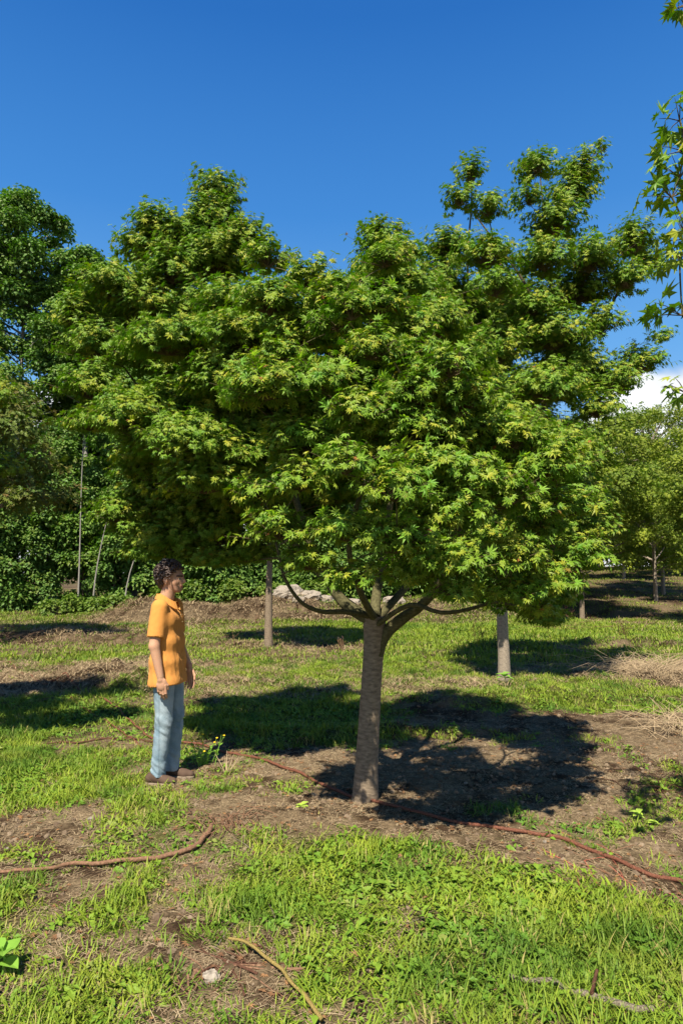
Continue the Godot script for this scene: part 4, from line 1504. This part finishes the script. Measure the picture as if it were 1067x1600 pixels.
func build_person() -> void:
	rng.seed = 404
	var at := ground_at(-1.40, -5.6)
	var t := thing("person", "person in orange polo shirt and light blue jeans standing sideways, looking at the broad maple", "person", at)
	t.rotation.y = -0.1
	var skin_m := std(Color.WHITE, 0.55, 0.35)
	skin_m.vertex_color_use_as_albedo = true
	skin_m.subsurf_scatter_enabled = true
	skin_m.subsurf_scatter_strength = 0.08
	# body
	var sh_r := Vector3(-0.015, 1.375, 0.185)
	var el_r := Vector3(-0.03, 1.08, 0.225)
	var wr_r := Vector3(0.025, 0.845, 0.225)
	var sh_l := Vector3(-0.01, 1.375, -0.185)
	var el_l := Vector3(0.0, 1.09, -0.23)
	var wr_l := Vector3(0.115, 0.865, -0.2)
	var trunk := [[0, Vector3(-0.035, 1.40, 0), Vector3(0.0, 1.52, 0), 0.06, 0.056, 0.02], [0, Vector3(-0.025, 1.29, -0.09), Vector3(-0.025, 1.29, 0.09), 0.07, 0.07, 0.03], [0, Vector3(0, 1.08, -0.07), Vector3(0, 1.08, 0.07), 0.085, 0.085, 0.03], [0, Vector3(0, 0.92, -0.07), Vector3(0, 0.92, 0.07), 0.08, 0.08, 0.03],
		[0, sh_r + Vector3(0, -0.02, 0), el_r, 0.043, 0.041, 0.01], [0, el_r, wr_r, 0.042, 0.028, 0.015], [0, sh_l + Vector3(0, -0.02, 0), el_l, 0.043, 0.041, 0.01], [0, el_l, wr_l, 0.042, 0.028, 0.015],
		[0, Vector3(0, 0.88, 0.09), Vector3(0.005, 0.48, 0.09), 0.06, 0.042, 0.01], [0, Vector3(0.005, 0.48, 0.09), Vector3(-0.028, 0.09, 0.09), 0.042, 0.034, 0.01], [0, Vector3(0.01, 0.88, -0.09), Vector3(0.042, 0.48, -0.09), 0.06, 0.042, 0.01], [0, Vector3(0.042, 0.48, -0.09), Vector3(0.02, 0.09, -0.09), 0.042, 0.034, 0.01]]
	var mb := MB.new()
	field_mesh(mb, trunk, Vector3(-0.2, 0.02, -0.32), Vector3(0.22, 1.55, 0.32), 0.012, "", "skin")
	var head := [[1, Vector3(0.005, 1.625, 0), Vector3(0.1, 0.1, 0.075), null, 0.01], [1, Vector3(0.05, 1.56, 0), Vector3(0.058, 0.068, 0.056), null, 0.03], [0, Vector3(0.078, 1.514, -0.012), Vector3(0.078, 1.514, 0.012), 0.02, 0.02, 0.03],
		[0, Vector3(-0.02, 1.45, 0), Vector3(0.0, 1.55, 0), 0.057, 0.053, 0.02], [0, Vector3(0.103, 1.612, 0), Vector3(0.124, 1.577, 0), 0.009, 0.0125, 0.012], [0, Vector3(0.112, 1.571, -0.011), Vector3(0.112, 1.571, 0.011), 0.009, 0.009, 0.008],
		[0, Vector3(0.087, 1.626, -0.04), Vector3(0.1, 1.628, 0), 0.013, 0.014, 0.015], [0, Vector3(0.087, 1.626, 0.04), Vector3(0.1, 1.628, 0), 0.013, 0.014, 0.015], [0, Vector3(0.098, 1.544, -0.017), Vector3(0.098, 1.544, 0.017), 0.0105, 0.0105, 0.006], [0, Vector3(0.095, 1.532, -0.015), Vector3(0.095, 1.532, 0.015), 0.0105, 0.0105, 0.006],
		[1, Vector3(0.078, 1.6, 0.032), Vector3(0.014, 0.012, 0.014), null, 0.004], [1, Vector3(0.078, 1.6, -0.032), Vector3(0.014, 0.012, 0.014), null, 0.004], [1, Vector3(0.068, 1.578, 0.045), Vector3(0.02, 0.02, 0.014), null, 0.02], [1, Vector3(0.068, 1.578, -0.045), Vector3(0.02, 0.02, 0.014), null, 0.02]]
	for s in [-1.0, 1.0]:
		head.append([1, Vector3(-0.004, 1.588, s * 0.078), Vector3(0.017, 0.031, 0.008), Basis(Vector3.FORWARD, 0.25), 0.004])
		head.append([0, Vector3(-0.012, 1.61, s * 0.084), Vector3(-0.018, 1.588, s * 0.085), 0.006, 0.006, 0.004])
		head.append([0, Vector3(-0.018, 1.588, s * 0.085), Vector3(-0.002, 1.56, s * 0.08), 0.006, 0.007, 0.004])
	field_mesh(mb, head, Vector3(-0.13, 1.44, -0.11), Vector3(0.16, 1.75, 0.11), 0.004, "", "skin")
	var hr := hand_prims(wr_r, Vector3.RIGHT, 1.0)
	field_mesh(mb, hr, wr_r + Vector3(-0.07, -0.21, -0.07), wr_r + Vector3(0.09, 0.06, 0.06), 0.0032, "", "skin")
	var hl := hand_prims(wr_l, Vector3.RIGHT, -1.0)
	field_mesh(mb, hl, wr_l + Vector3(-0.07, -0.21, -0.06), wr_l + Vector3(0.09, 0.06, 0.07), 0.0032, "", "skin")
	part("body", mb.commit(), skin_m, t)
	# shirt
	var cloth := std(lin(0.55, 0.245, 0.062), 0.85, 0.2)
	cloth.rim_enabled = true
	cloth.rim = 0.25
	cloth.heightmap_enabled = true
	cloth.uv1_triplanar = true
	cloth.uv1_scale = Vector3(12, 12, 12)
	cloth.heightmap_texture = gray_texture(noise(81, 0.12, 3), 256, 0.0, 1.0)
	cloth.heightmap_scale = 0.12
	mb = MB.new()
	var down := Vector3(-0.02, -1, 0.17).normalized()
	var down_l := Vector3(0.03, -1, -0.17).normalized()
	var shirt := [[0, Vector3(-0.04, 1.375, -0.095), Vector3(-0.04, 1.375, 0.095), 0.06, 0.06, 0.05], [0, Vector3(-0.015, 1.26, -0.095), Vector3(-0.015, 1.26, 0.095), 0.108, 0.108, 0.06], [0, Vector3(-0.004, 1.1, -0.08), Vector3(-0.004, 1.1, 0.08), 0.114, 0.114, 0.06], [0, Vector3(0.0, 0.94, -0.075), Vector3(0.0, 0.94, 0.075), 0.122, 0.122, 0.06], [0, Vector3(0.006, 0.78, -0.075), Vector3(0.006, 0.78, 0.075), 0.13, 0.13, 0.06],
		[0, Vector3(-0.04, 1.42, 0), Vector3(-0.03, 1.44, 0), 0.07, 0.062, 0.03],
		[0, sh_r + Vector3(0, 0, -0.02), sh_r.lerp(el_r, 0.95), 0.068, 0.066, 0.035, sh_r.lerp(el_r, 0.78), down], [0, sh_l + Vector3(0, 0, 0.02), sh_l.lerp(el_l, 0.95), 0.068, 0.066, 0.035, sh_l.lerp(el_l, 0.78), down_l]]
	field_mesh(mb, shirt, Vector3(-0.22, 0.72, -0.34), Vector3(0.22, 1.52, 0.34), 0.009, "shirt")
	var polo := part("polo_shirt", mb.commit(), cloth, t)
	mb = MB.new()   # collar: a folded band round the neck
	var ring := []
	for k in 21:
		var an := lerpf(-2.85, 2.85, k / 20.0)
		ring.append(an)
	for k in ring.size():
		var an: float = ring[k]
		# an = 0 is the nape, +-2.85 the throat
		var front := smoothstep(1.2, 2.85, absf(an))
		var dir := Vector3(-cos(an), 0, sin(an))
		var c := Vector3(-0.024, 0, 0)
		var up := 1.475 - 0.062 * front
		var drop := 0.038 + 0.022 * front
		mb.v.append(c + dir * 0.066 + Vector3(0.006 * front, up, 0))
		mb.v.append(c + dir * (0.078 + 0.006 * front) + Vector3(0.006 * front, up + 0.004, 0))
		mb.v.append(c + dir * (0.094 + 0.01 * front) + Vector3(0.012 * front, up - drop, 0))
		mb.v.append(c + dir * (0.088 + 0.008 * front) + Vector3(0.01 * front, up - drop - 0.004, 0))
	for k in ring.size() - 1:
		for e in 3:
			var p := k * 4 + e
			mb.i.append_array([p, p + 1, p + 4, p + 1, p + 5, p + 4])
	part("collar", mb.commit(), cloth, polo)
	var bt := SphereMesh.new()
	bt.radius = 0.006
	bt.height = 0.005
	bt.radial_segments = 10
	bt.rings = 4
	for k in 3:
		var b := part("button", bt, std(lin(0.5, 0.36, 0.18), 0.4), polo)
		b.position = Vector3(0.093 + 0.012 * k, 1.365 - 0.055 * k, 0.004)
		b.rotation.z = -1.4
	# jeans
	var denim := std(Color.WHITE, 0.9, 0.15)
	denim.vertex_color_use_as_albedo = true
	denim.albedo_texture = gray_texture(noise(84, 0.09, 4), 256, 0.72, 1.0)
	denim.uv1_triplanar = true
	denim.uv1_scale = Vector3(9, 4, 9)
	mb = MB.new()
	var legs := [[0, Vector3(0, 0.9, -0.07), Vector3(0, 0.9, 0.07), 0.1, 0.1, 0.05],
		[0, Vector3(0.0, 0.86, 0.082), Vector3(0.01, 0.5, 0.088), 0.091, 0.066, 0.012], [0, Vector3(0.01, 0.5, 0.088), Vector3(-0.03, 0.05, 0.09), 0.066, 0.055, 0.02],
		[0, Vector3(0.012, 0.86, -0.082), Vector3(0.045, 0.5, -0.088), 0.091, 0.066, 0.012], [0, Vector3(0.045, 0.5, -0.088), Vector3(0.02, 0.05, -0.09), 0.066, 0.055, 0.02]]
	field_mesh(mb, legs, Vector3(-0.16, 0.03, -0.22), Vector3(0.18, 1.02, 0.22), 0.009, "jeans", "denim")
	part("jeans", mb.commit(), denim, t)
	# shoes
	for s in [[-0.045, 0.1], [0.03, -0.1]]:
		mb = MB.new()
		var c := Vector3(s[0], 0, s[1])
		field_mesh(mb, [[0, c + Vector3(-0.04, 0.048, 0), c + Vector3(0.0, 0.075, 0), 0.037, 0.043, 0.025], [0, c + Vector3(0.02, 0.048, 0), c + Vector3(0.145, 0.03, 0), 0.04, 0.03, 0.025], [0, c + Vector3(0.095, 0.03, -0.012), c + Vector3(0.095, 0.03, 0.012), 0.032, 0.032, 0.02]], c + Vector3(-0.13, 0.0, -0.09), c + Vector3(0.23, 0.16, 0.09), 0.006, "shoe")
		var shoe := part("shoe", mb.commit(), std(lin(0.085, 0.055, 0.04), 0.8), t)
		mb = MB.new()
		field_mesh(mb, [[0, c + Vector3(-0.04, 0.01, 0), c + Vector3(0.14, 0.01, 0), 0.043, 0.038, 0.01], [0, c + Vector3(0.095, 0.01, -0.01), c + Vector3(0.095, 0.01, 0.01), 0.04, 0.04, 0.02]], c + Vector3(-0.13, -0.03, -0.09), c + Vector3(0.23, 0.06, 0.09), 0.006, "sole")
		part("sole", mb.commit(), std(lin(0.2, 0.16, 0.12), 0.9), shoe)
		for k in 4:
			var lace := MB.new()
			var x := 0.035 + k * 0.022
			var y := 0.09 - k * 0.0095
			lace.tube([c + Vector3(x - 0.006, y - 0.012, -0.026), c + Vector3(x, y, 0), c + Vector3(x + 0.006, y - 0.012, 0.026)], [0.0035, 0.0035, 0.0035], 5)
			part("lace", lace.commit(), std(lin(0.22, 0.15, 0.11), 0.9), shoe)
	# hair: curls over the skull
	var curls := [[1, Vector3(-0.022, 1.64, 0), Vector3(0.096, 0.093, 0.081), null, 0.004], [1, Vector3(-0.055, 1.57, 0), Vector3(0.05, 0.06, 0.06), null, 0.01]]
	for k in 1300:
		var u := rv().normalized()
		var p := Vector3(-0.004, 1.632, 0) + Vector3(u.x * 0.116, u.y * 0.118, u.z * 0.094)
		var line := 1.672 if p.x > 0.075 else lerpf(1.585, 1.66, clampf((p.x - 0.02) / 0.055, 0, 1)) if p.x > 0.02 else lerpf(1.515, 1.6, clampf((p.x + 0.07) / 0.07, 0, 1)) if absf(p.z) > 0.03 else 1.515
		if p.y < line or (p.x > 0.1 and p.y < 1.69):
			continue
		if absf(p.z) > 0.066 and p.x > -0.03 and p.x < 0.03 and p.y < 1.615:
			continue
		var r := rng.randf_range(0.006, 0.0115)
		curls.append([1, p + u * rng.randf_range(-0.004, 0.014) * (1.0 if p.y > 1.58 else 0.3), Vector3(r * rng.randf_range(0.7, 1.3), r * 0.8, r * rng.randf_range(0.7, 1.3)), null, 0.0015])
	mb = MB.new()
	field_mesh(mb, curls, Vector3(-0.16, 1.48, -0.13), Vector3(0.15, 1.79, 0.13), 0.0042)
	mb.c.clear()
	part("hair", mb.commit(), std(lin(0.05, 0.031, 0.025), 0.5, 0.5), t)

# ---------------------------------------------------------------- pipes, sticks, weeds, stones

func on_ground(path: Array, r: float, sink := 0.3) -> Array:
	var pts := []
	for p in path:
		pts.append(v3(p))
	pts = smooth(pts, 7)
	for k in pts.size():
		var p: Vector3 = pts[k]
		var wob := bump_b.get_noise_2d(p.x * 2.0, p.z * 2.0)
		p += Vector3(wob * r, 0, wob * r * 1.5)
		pts[k] = Vector3(p.x, height(p.x, p.z) + r * (1.0 - sink) + 0.004, p.z)
	return pts

func rod(called: String, path: Array, r0: float, r1: float, m: Material, label: String, category: String, group := "", rough := 0.05, sink := 0.3) -> MeshInstance3D:
	var pts := on_ground(path, maxf(r0, r1), sink)
	var o: Vector3 = pts[0]
	var own := []
	for p in pts:
		own.append(p - o)
	var mb := MB.new()
	mb.tube(own, taper(own.size(), r0, r1), 10, rough, rng)
	return lone(called, mb.commit(), m, o, label, category, group)

func stem_leaf(t: Node3D, mesh: ArrayMesh, m: Material, at: Vector3, az: float, tilt: float, size: float) -> void:
	var l := part("leaf", mesh, m, t)
	var dir := Vector3(cos(az) * cos(tilt), sin(tilt), sin(az) * cos(tilt))
	var x := UP.cross(dir).normalized()
	l.transform = Transform3D(Basis(x * size, dir.cross(x) * size, dir * size), at)

func broad_leaf() -> ArrayMesh:
	var mb := MB.new()
	for k in 7:
		var w: float = [0.0, 0.3, 0.42, 0.4, 0.3, 0.16, 0.0][k]
		var z := k / 6.0
		var y := -0.25 * z * z + 0.02
		mb.v.append_array([Vector3(-w, y + w * 0.25, z - 0.08 * w), Vector3(0, y, z), Vector3(w, y + w * 0.25, z - 0.08 * w)])
	for k in 6:
		var a := k * 3
		mb.i.append_array([a, a + 1, a + 3, a + 1, a + 4, a + 3, a + 1, a + 2, a + 4, a + 2, a + 5, a + 4])
	return mb.commit()

func seedling(at: Vector3, label: String, high: float, size: float, count: int, m: Material, group := "") -> void:
	var t := thing("broadleaf_weed", label, "weed", at, group)
	var mb := MB.new()
	mb.tube([Vector3(0, -0.02, 0), Vector3(0.01, high * 0.5, 0), Vector3(0.0, high, 0.01)], [size * 0.06, size * 0.05, size * 0.03], 6)
	part("stem", mb.commit(), m, t)
	var lf := broad_leaf()
	for k in count:
		stem_leaf(t, lf, m, Vector3(0, high * (0.45 + 0.55 * k / count), 0), k * 2.3 + 0.5, rng.randf_range(0.1, 0.5), size * rng.randf_range(0.75, 1.1))

func dead_weed(at: Vector3, high: float, stems: int, m: Material, label: String) -> void:
	var t := thing("dead_weed", label, "weed", at, "dead weeds standing in the field")
	for k in stems:
		var mb := MB.new()
		var lean := rv() * 0.16 * high
		lean.y = 0
		var h := high * rng.randf_range(0.55, 1.0)
		var foot := Vector3(rng.randf_range(-0.06, 0.06), -0.03, rng.randf_range(-0.06, 0.06)) * (1.0 + stems * 0.1)
		var top := foot + lean + UP * h
		mb.tube([foot, foot.lerp(top, 0.5) + rv() * 0.02, top], [0.006, 0.0045, 0.002], 5)
		for e in 5:
			var w := rng.randf_range(0.4, 0.95)
			var a := foot.lerp(top, w)
			var out := Vector3(rng.randfn(), rng.randf_range(0.2, 0.9), rng.randfn()).normalized() * high * 0.2
			mb.tube([a, a + out * 0.6, a + out + UP * 0.01], [0.003, 0.0025, 0.005], 4)
		part("stem", mb.commit(), m, t)

func brush(at: Vector3, r: float, high: float, count: int, m: Material, label: String) -> void:
	var t := thing("brush_pile", label, "brush", at)
	var mb := MB.new()
	for k in count:
		var az := rng.randf() * TAU
		var a := Vector3(rng.randfn() * r * 0.45, -0.02, rng.randfn() * r * 0.35)
		var l := rng.randf_range(0.35, 1.0) * r
		var b := a + Vector3(cos(az) * l, rng.randf_range(0.05, 1.0) * high, sin(az) * l)
		var c := b + Vector3(cos(az + 0.6) * l * 0.5, rng.randf_range(-0.5, 0.25) * high, sin(az + 0.6) * l * 0.5)
		mb.tube([a, a.lerp(b, 0.5) + UP * 0.05, b, c], [0.0032, 0.003, 0.0022, 0.001], 4)
	var o := part("twigs", mb.commit(), m, t)
	o.set_meta("kind", "stuff")

func rock(at: Vector3, r: Vector3, s: int, label: String, group := "") -> void:
	var sp := SphereMesh.new()
	sp.radial_segments = 22
	sp.rings = 12
	var arr := sp.get_mesh_arrays()
	var mb := MB.new()
	var nz := noise(s, 1.1, 4)
	nz.fractal_type = FastNoiseLite.FRACTAL_RIDGED
	for p in arr[Mesh.ARRAY_VERTEX]:
		var q: Vector3 = p * 2.0
		q = Vector3(clampf(q.x, -0.94, 0.9), clampf(q.y, -0.7, 0.85), clampf(q.z, -0.92, 0.94))
		mb.v.append(q * r * (1.0 + 0.42 * nz.get_noise_3dv(p * 1.3)))
	mb.i = arr[Mesh.ARRAY_INDEX]
	lone("stone", mb.commit(), mat.rock, at + UP * r.y * 0.15, label, "stone", group)

const PIPE_MAIN := [ [1.94, 0, -3.58], [1.79, 0, -3.74], [1.63, 0, -3.89], [1.5, 0, -4.11], [1.32, 0, -4.35], [1.07, 0, -4.45], [0.85, 0, -4.56], [0.58, 0, -4.74], [0.34, 0, -4.89], [0.12, 0, -5.07], [-0.06, 0, -5.27], [-0.32, 0, -5.62], [-0.62, 0, -5.99], [-0.94, 0, -6.34], [-1.22, 0, -6.6], [-1.44, 0, -6.77], [-1.65, 0, -6.82], [-1.9, 0, -6.98], [-2.31, 0, -7.7], [-2.74, 0, -8.47], [-3.21, 0, -9.12], [-3.73, 0, -9.82], [-4.11, 0, -10.4], [-4.26, 0, -10.34], [-4.37, 0, -10.16], [-4.9, 0, -10.91], [-5.89, 0, -12.44], [-6.44, 0, -13.09], [-8.66, 0, -15.79]]
const PIPE_THIN := [ [-3.77, 0, -9.36], [-3.4, 0, -8.84], [-2.98, 0, -8.27], [-2.56, 0, -7.7], [-2.14, 0, -7.04], [-1.88, 0, -6.62], [-1.67, 0, -6.26], [-1.5, 0, -6.09]]
const PIPE_CROSS := [ [-2.86, 0, -6.62], [-2.79, 0, -6.75], [-2.53, 0, -6.7], [-2.33, 0, -6.85], [-2, 0, -6.88], [-1.75, 0, -6.77]]
const BRANCH_FRONT := [ [-1.96, 0, -3.81], [-1.84, 0, -3.84], [-1.63, 0, -3.83], [-1.49, 0, -3.91], [-1.42, 0, -3.93], [-1.28, 0, -3.93], [-1.13, 0, -3.97], [-1.02, 0, -4.02], [-0.92, 0, -4.11], [-0.85, 0, -4.2], [-0.82, 0, -4.32], [-0.82, 0, -4.49]]
const STICK_YELLOW := [ [-0.49, 0, -3.15], [-0.43, 0, -3.12], [-0.36, 0, -3.05], [-0.3, 0, -2.98], [-0.24, 0, -2.92], [-0.2, 0, -2.83], [-0.14, 0, -2.75], [-0.1, 0, -2.67], [-0.07, 0, -2.61]]
const STICK_PALE := [ [0.66, 0, -2.87], [0.72, 0, -2.84], [0.82, 0, -2.84], [0.85, 0, -2.79], [0.9, 0, -2.75], [0.97, 0, -2.7], [1.05, 0, -2.65], [1.13, 0, -2.65]]
const VINES := [ [1.21, 0, -4.25], [1.34, 0, -4.06], [1.39, 0, -3.74], [1.44, 0, -3.46], [1.44, 0, -3.2], [1.41, 0, -3.02]]

func build_props() -> void:
	rng.seed = 505
	rod("irrigation_pipe", PIPE_MAIN, 0.0115, 0.0115, mat.pipe, "long red-brown irrigation pipe running past the smooth trunk and behind the man", "pipe", "", 0.0, 0.0)
	rod("irrigation_pipe", PIPE_THIN, 0.009, 0.009, mat.pipe, "thin red-brown pipe end in the shaded grass at the man's back", "pipe", "", 0.0)
	rod("stick", PIPE_CROSS, 0.007, 0.011, mat.stick_dark, "straight dark stick lying in the shaded grass behind the man's legs", "stick")
	rod("fallen_branch", BRANCH_FRONT, 0.008, 0.0165, mat.stick, "curved bare brown branch lying in the grass, its thick end turned up", "branch", "", 0.06, -0.2)
	var t := rod("stick", STICK_YELLOW, 0.006, 0.0085, mat.stick_yellow, "yellow bare stick with pale mottled end among reddish litter", "stick", "", 0.08, -2.0)
	var k := 0
	rod("fallen_branch", STICK_PALE, 0.009, 0.014, mat.stick_pale, "pale lichen-spotted branch half hidden in lush grass", "branch", "", 0.14, -0.9)
	var mb := MB.new()
	mb.tube([Vector3(0, -0.03, 0), Vector3(0.02, 0.05, 0.0), Vector3(0.045, 0.12, -0.01)], [0.009, 0.008, 0.006], 8, 0.1, rng)
	lone("stick", mb.commit(), mat.stick_dark, ground_at(0.92, -2.72), "short dark stub of wood sticking up from lush grass", "stick")
	# thin reddish stems beside the pipe
	for e in 22:
		var path := []
		var off := Vector3(rng.randfn() * 0.16, 0, rng.randfn() * 0.16)
		var from := rng.randi_range(0, 2)
		for q in range(from, from + 4):
			path.append(v3(VINES[q]) + off + Vector3(rng.randfn(), 0, rng.randfn()) * 0.05)
		var arr := []
		for p in path:
			arr.append([p.x, 0, p.z])
		rod("dry_vine", arr, rng.randf_range(0.0015, 0.003), 0.001, mat.twig_red if e % 3 == 0 else mat.stick, "thin reddish dry vine strewn over soil beside the pipe", "vine", "reddish dry vines beside the pipe")
	for e in 20:
		var c := Vector3(-0.46, 0, -2.93) + Vector3(rng.randfn() * 0.14, 0, rng.randfn() * 0.12)
		var az := rng.randf() * TAU
		var l := rng.randf_range(0.06, 0.22)
		var arr := []
		for q in 4:
			var w := q / 3.0 - 0.5
			arr.append([c.x + cos(az) * l * 2 * w + rng.randfn() * 0.012, 0, c.z + sin(az) * l * 2 * w + rng.randfn() * 0.012])
		rod("dead_twig", arr, rng.randf_range(0.002, 0.006), 0.0015, mat.stick_dark if e % 2 else mat.stick, "dark reddish dead twig in the litter by the yellow stick", "twig", "dead twigs by the yellow stick")
	for e in 18:
		var c := Vector3(rng.randf_range(-1.6, 1.7), 0, rng.randf_range(-4.4, -2.6))
		var az := rng.randf() * TAU
		var l := rng.randf_range(0.06, 0.2)
		rod("dead_twig", [[c.x - cos(az) * l, 0, c.z - sin(az) * l], [c.x + rng.randfn() * 0.01, 0, c.z], [c.x + cos(az) * l, 0, c.z + sin(az) * l]], rng.randf_range(0.002, 0.004), 0.0012, mat.stick_pale if e % 3 else mat.stick, "thin pale dead twig lying loose in the grass", "twig", "loose pale twigs in the grass")
	# stones
	k = 0
	for r in [[-1.9, -24.9, 0.5, 0.3, "largest pale rock on the dirt bank"], [-1.1, -24.7, 0.33, 0.2, "pale rock beside the largest one on the dirt bank"], [-0.6, -24.9, 0.28, 0.16, "small pale rock on the dirt bank"], [-1.5, -24.2, 0.2, 0.13, "small pale rock in front of the largest one on the dirt bank"], [0.4, -24.8, 0.3, 0.15, "flat pale rock on the dirt bank behind the fork of the broad maple"], [1.9, -24.9, 0.35, 0.17, "pale rock on the dirt bank near its end"]]:
		rock(ground_at(r[0], r[1]), Vector3(r[2], r[3], r[2] * 0.8), 90 + k, r[4], "pale rocks on the dirt bank")
		k += 1
	rock(ground_at(-0.52, -2.9), Vector3(0.032, 0.02, 0.03), 97, "small white stone among reddish litter near the yellow stick")
	rock(ground_at(-5.1, -14.6), Vector3(0.07, 0.05, 0.06), 98, "small white stone on bare ground at the man's back")
	for e in 46:
		var x := rng.randf_range(-2.5, 3.2)
		var z := rng.randf_range(-7.5, -3.0)
		if grassy(x, z) < 0.3:
			var q := rng.randf_range(0.006, 0.014)
			rock(ground_at(x, z), Vector3(q, q * 0.7, q), 120 + e, "tiny pale pebble lying on the bare soil", "pebbles on the bare soil")
	# broad-leaved weeds
	var fresh := leafy(Color(0.5, 0.6, 0.2), 0.5, 0.35)
	fresh.vertex_color_use_as_albedo = false
	fresh.albedo_color = lin(0.17, 0.33, 0.045)
	var lime := fresh.duplicate()
	lime.albedo_color = lin(0.3, 0.42, 0.06)
	seedling(ground_at(-1.37, -2.92), "large-leaved bright green weed standing in grass near the curved bare branch", 0.11, 0.115, 5, fresh)
	seedling(ground_at(-0.27, -4.82), "tiny lime-green seedling on bare soil in front of the pipe", 0.03, 0.055, 6, lime)
	seedling(ground_at(1.93, -4.62), "lime-green seedling on bare soil beyond the pipe", 0.07, 0.05, 7, lime)
	seedling(ground_at(2.0, -4.55), "second lime-green seedling close beside the first beyond the pipe", 0.03, 0.045, 5, lime)
	seedling(ground_at(2.42, -10.35), "dark leafy weed at the foot of the pale ringed trunk", 0.16, 0.14, 7, fresh)
	# yellow-flowered weed
	t = null
	var f := thing("flowering_weed", "bushy weed with small yellow flowers in front of the man", "weed", ground_at(-1.17, -5.98))
	var small := oval_leaf()
	var yellow := std(lin(0.75, 0.5, 0.02), 0.6)
	var head := SphereMesh.new()
	head.radius = 0.011
	head.height = 0.012
	head.radial_segments = 8
	head.rings = 4
	for e in 16:
		var m2 := MB.new()
		var foot := Vector3(rng.randfn() * 0.04, -0.02, rng.randfn() * 0.03)
		var top := foot + Vector3(rng.randfn() * 0.08, rng.randf_range(0.12, 0.27), rng.randfn() * 0.06)
		m2.tube([foot, foot.lerp(top, 0.5), top], [0.003, 0.0025, 0.0015], 4)
		part("stem", m2.commit(), fresh, f)
		for q in 6:
			stem_leaf(f, small, fresh, foot.lerp(top, rng.randf_range(0.25, 0.95)), rng.randf() * TAU, rng.randf_range(0, 0.8), rng.randf_range(0.03, 0.055))
		if e < 11:
			var h := part("flower", head, yellow, f)
			h.position = top
	var dry := thing("dry_weed", "small tan dried weed next to the yellow-flowered one", "weed", ground_at(-0.93, -5.72))
	for e in 10:
		var m2 := MB.new()
		var top := Vector3(rng.randfn() * 0.06, rng.randf_range(0.08, 0.17), rng.randfn() * 0.05)
		m2.tube([Vector3(0, -0.02, 0), top * 0.5, top], [0.003, 0.0025, 0.0015], 4)
		part("stem", m2.commit(), mat.brush, dry)
	# dead weeds and brush
	k = 0
	for w in [[3.05, -15.2, 0.55, 6, "dark dead weed with drooping heads behind the pale ringed trunk"], [3.5, -15.4, 0.5, 5, "second dark dead weed behind the pale ringed trunk"], [7.0, -17.2, 0.7, 9, "thick cluster of dark dead stems in the shade by the dry brush"], [-8.6, -18.2, 0.5, 6, "dead weed on the shaded bank behind the man"], [-7.4, -17.8, 0.9, 3, "tall thin dead weed on the shaded bank behind the man"], [-6.5, -18.1, 0.6, 4, "dead weed on the bank by the taller thin one"], [-2.5, -16.0, 0.75, 1, "single tall dead stem with short side shoots by the slender brown trunk"], [-2.7, -22.0, 0.5, 4, "dry weed in front of the dirt bank"], [7.9, -24.0, 0.6, 5, "dark dead weed by the olive-green maple"], [8.6, -14.5, 0.8, 2, "thin dead weed beside the dry brush"], [0.0, -14.6, 0.35, 5, "pale dry grass heads in the grass behind the smooth trunk"]]:
		dead_weed(ground_at(w[0], w[1]), w[2], w[3], mat.stick_dark if k < 3 or k == 8 else mat.stick, w[4])
		k += 1
	brush(ground_at(5.2, -11.6), 0.9, 0.35, 260, mat.brush, "tan tangled brush pile on the field by the sunlit soil")
	brush(ground_at(3.6, -7.1), 0.5, 0.3, 150, mat.brush, "smaller tan brush heap near the soil ridge")
	brush(ground_at(2.55, -5.0), 0.35, 0.22, 40, mat.stick_dark, "dark tangled twigs in the shade at the pipe's end")
	brush(ground_at(6.6, -20.5), 1.1, 0.3, 60, mat.stick, "dry brown brush in the shade of the olive-green maple")
	brush(ground_at(-8.4, -16.6), 0.9, 0.3, 60, mat.stick, "dry twigs along the shaded bank at the man's back")
	brush(ground_at(-0.72, -4.55), 0.22, 0.07, 46, mat.stick, "low tuft of dry roots on dark soil before the man")


func _ready() -> void:
	rng.seed = 7
	bump_a = noise(31, 0.35, 3)
	bump_b = noise(32, 1.7, 3)
	bump_c = noise(33, 7.0, 4)
	patch_noise = noise(34, 0.55, 3)
	make_view()
	make_materials()
	make_grass_map()
	build_ground()
	build_maples()
	build_far_trees()
	build_person()
	build_props()
	build_grass()
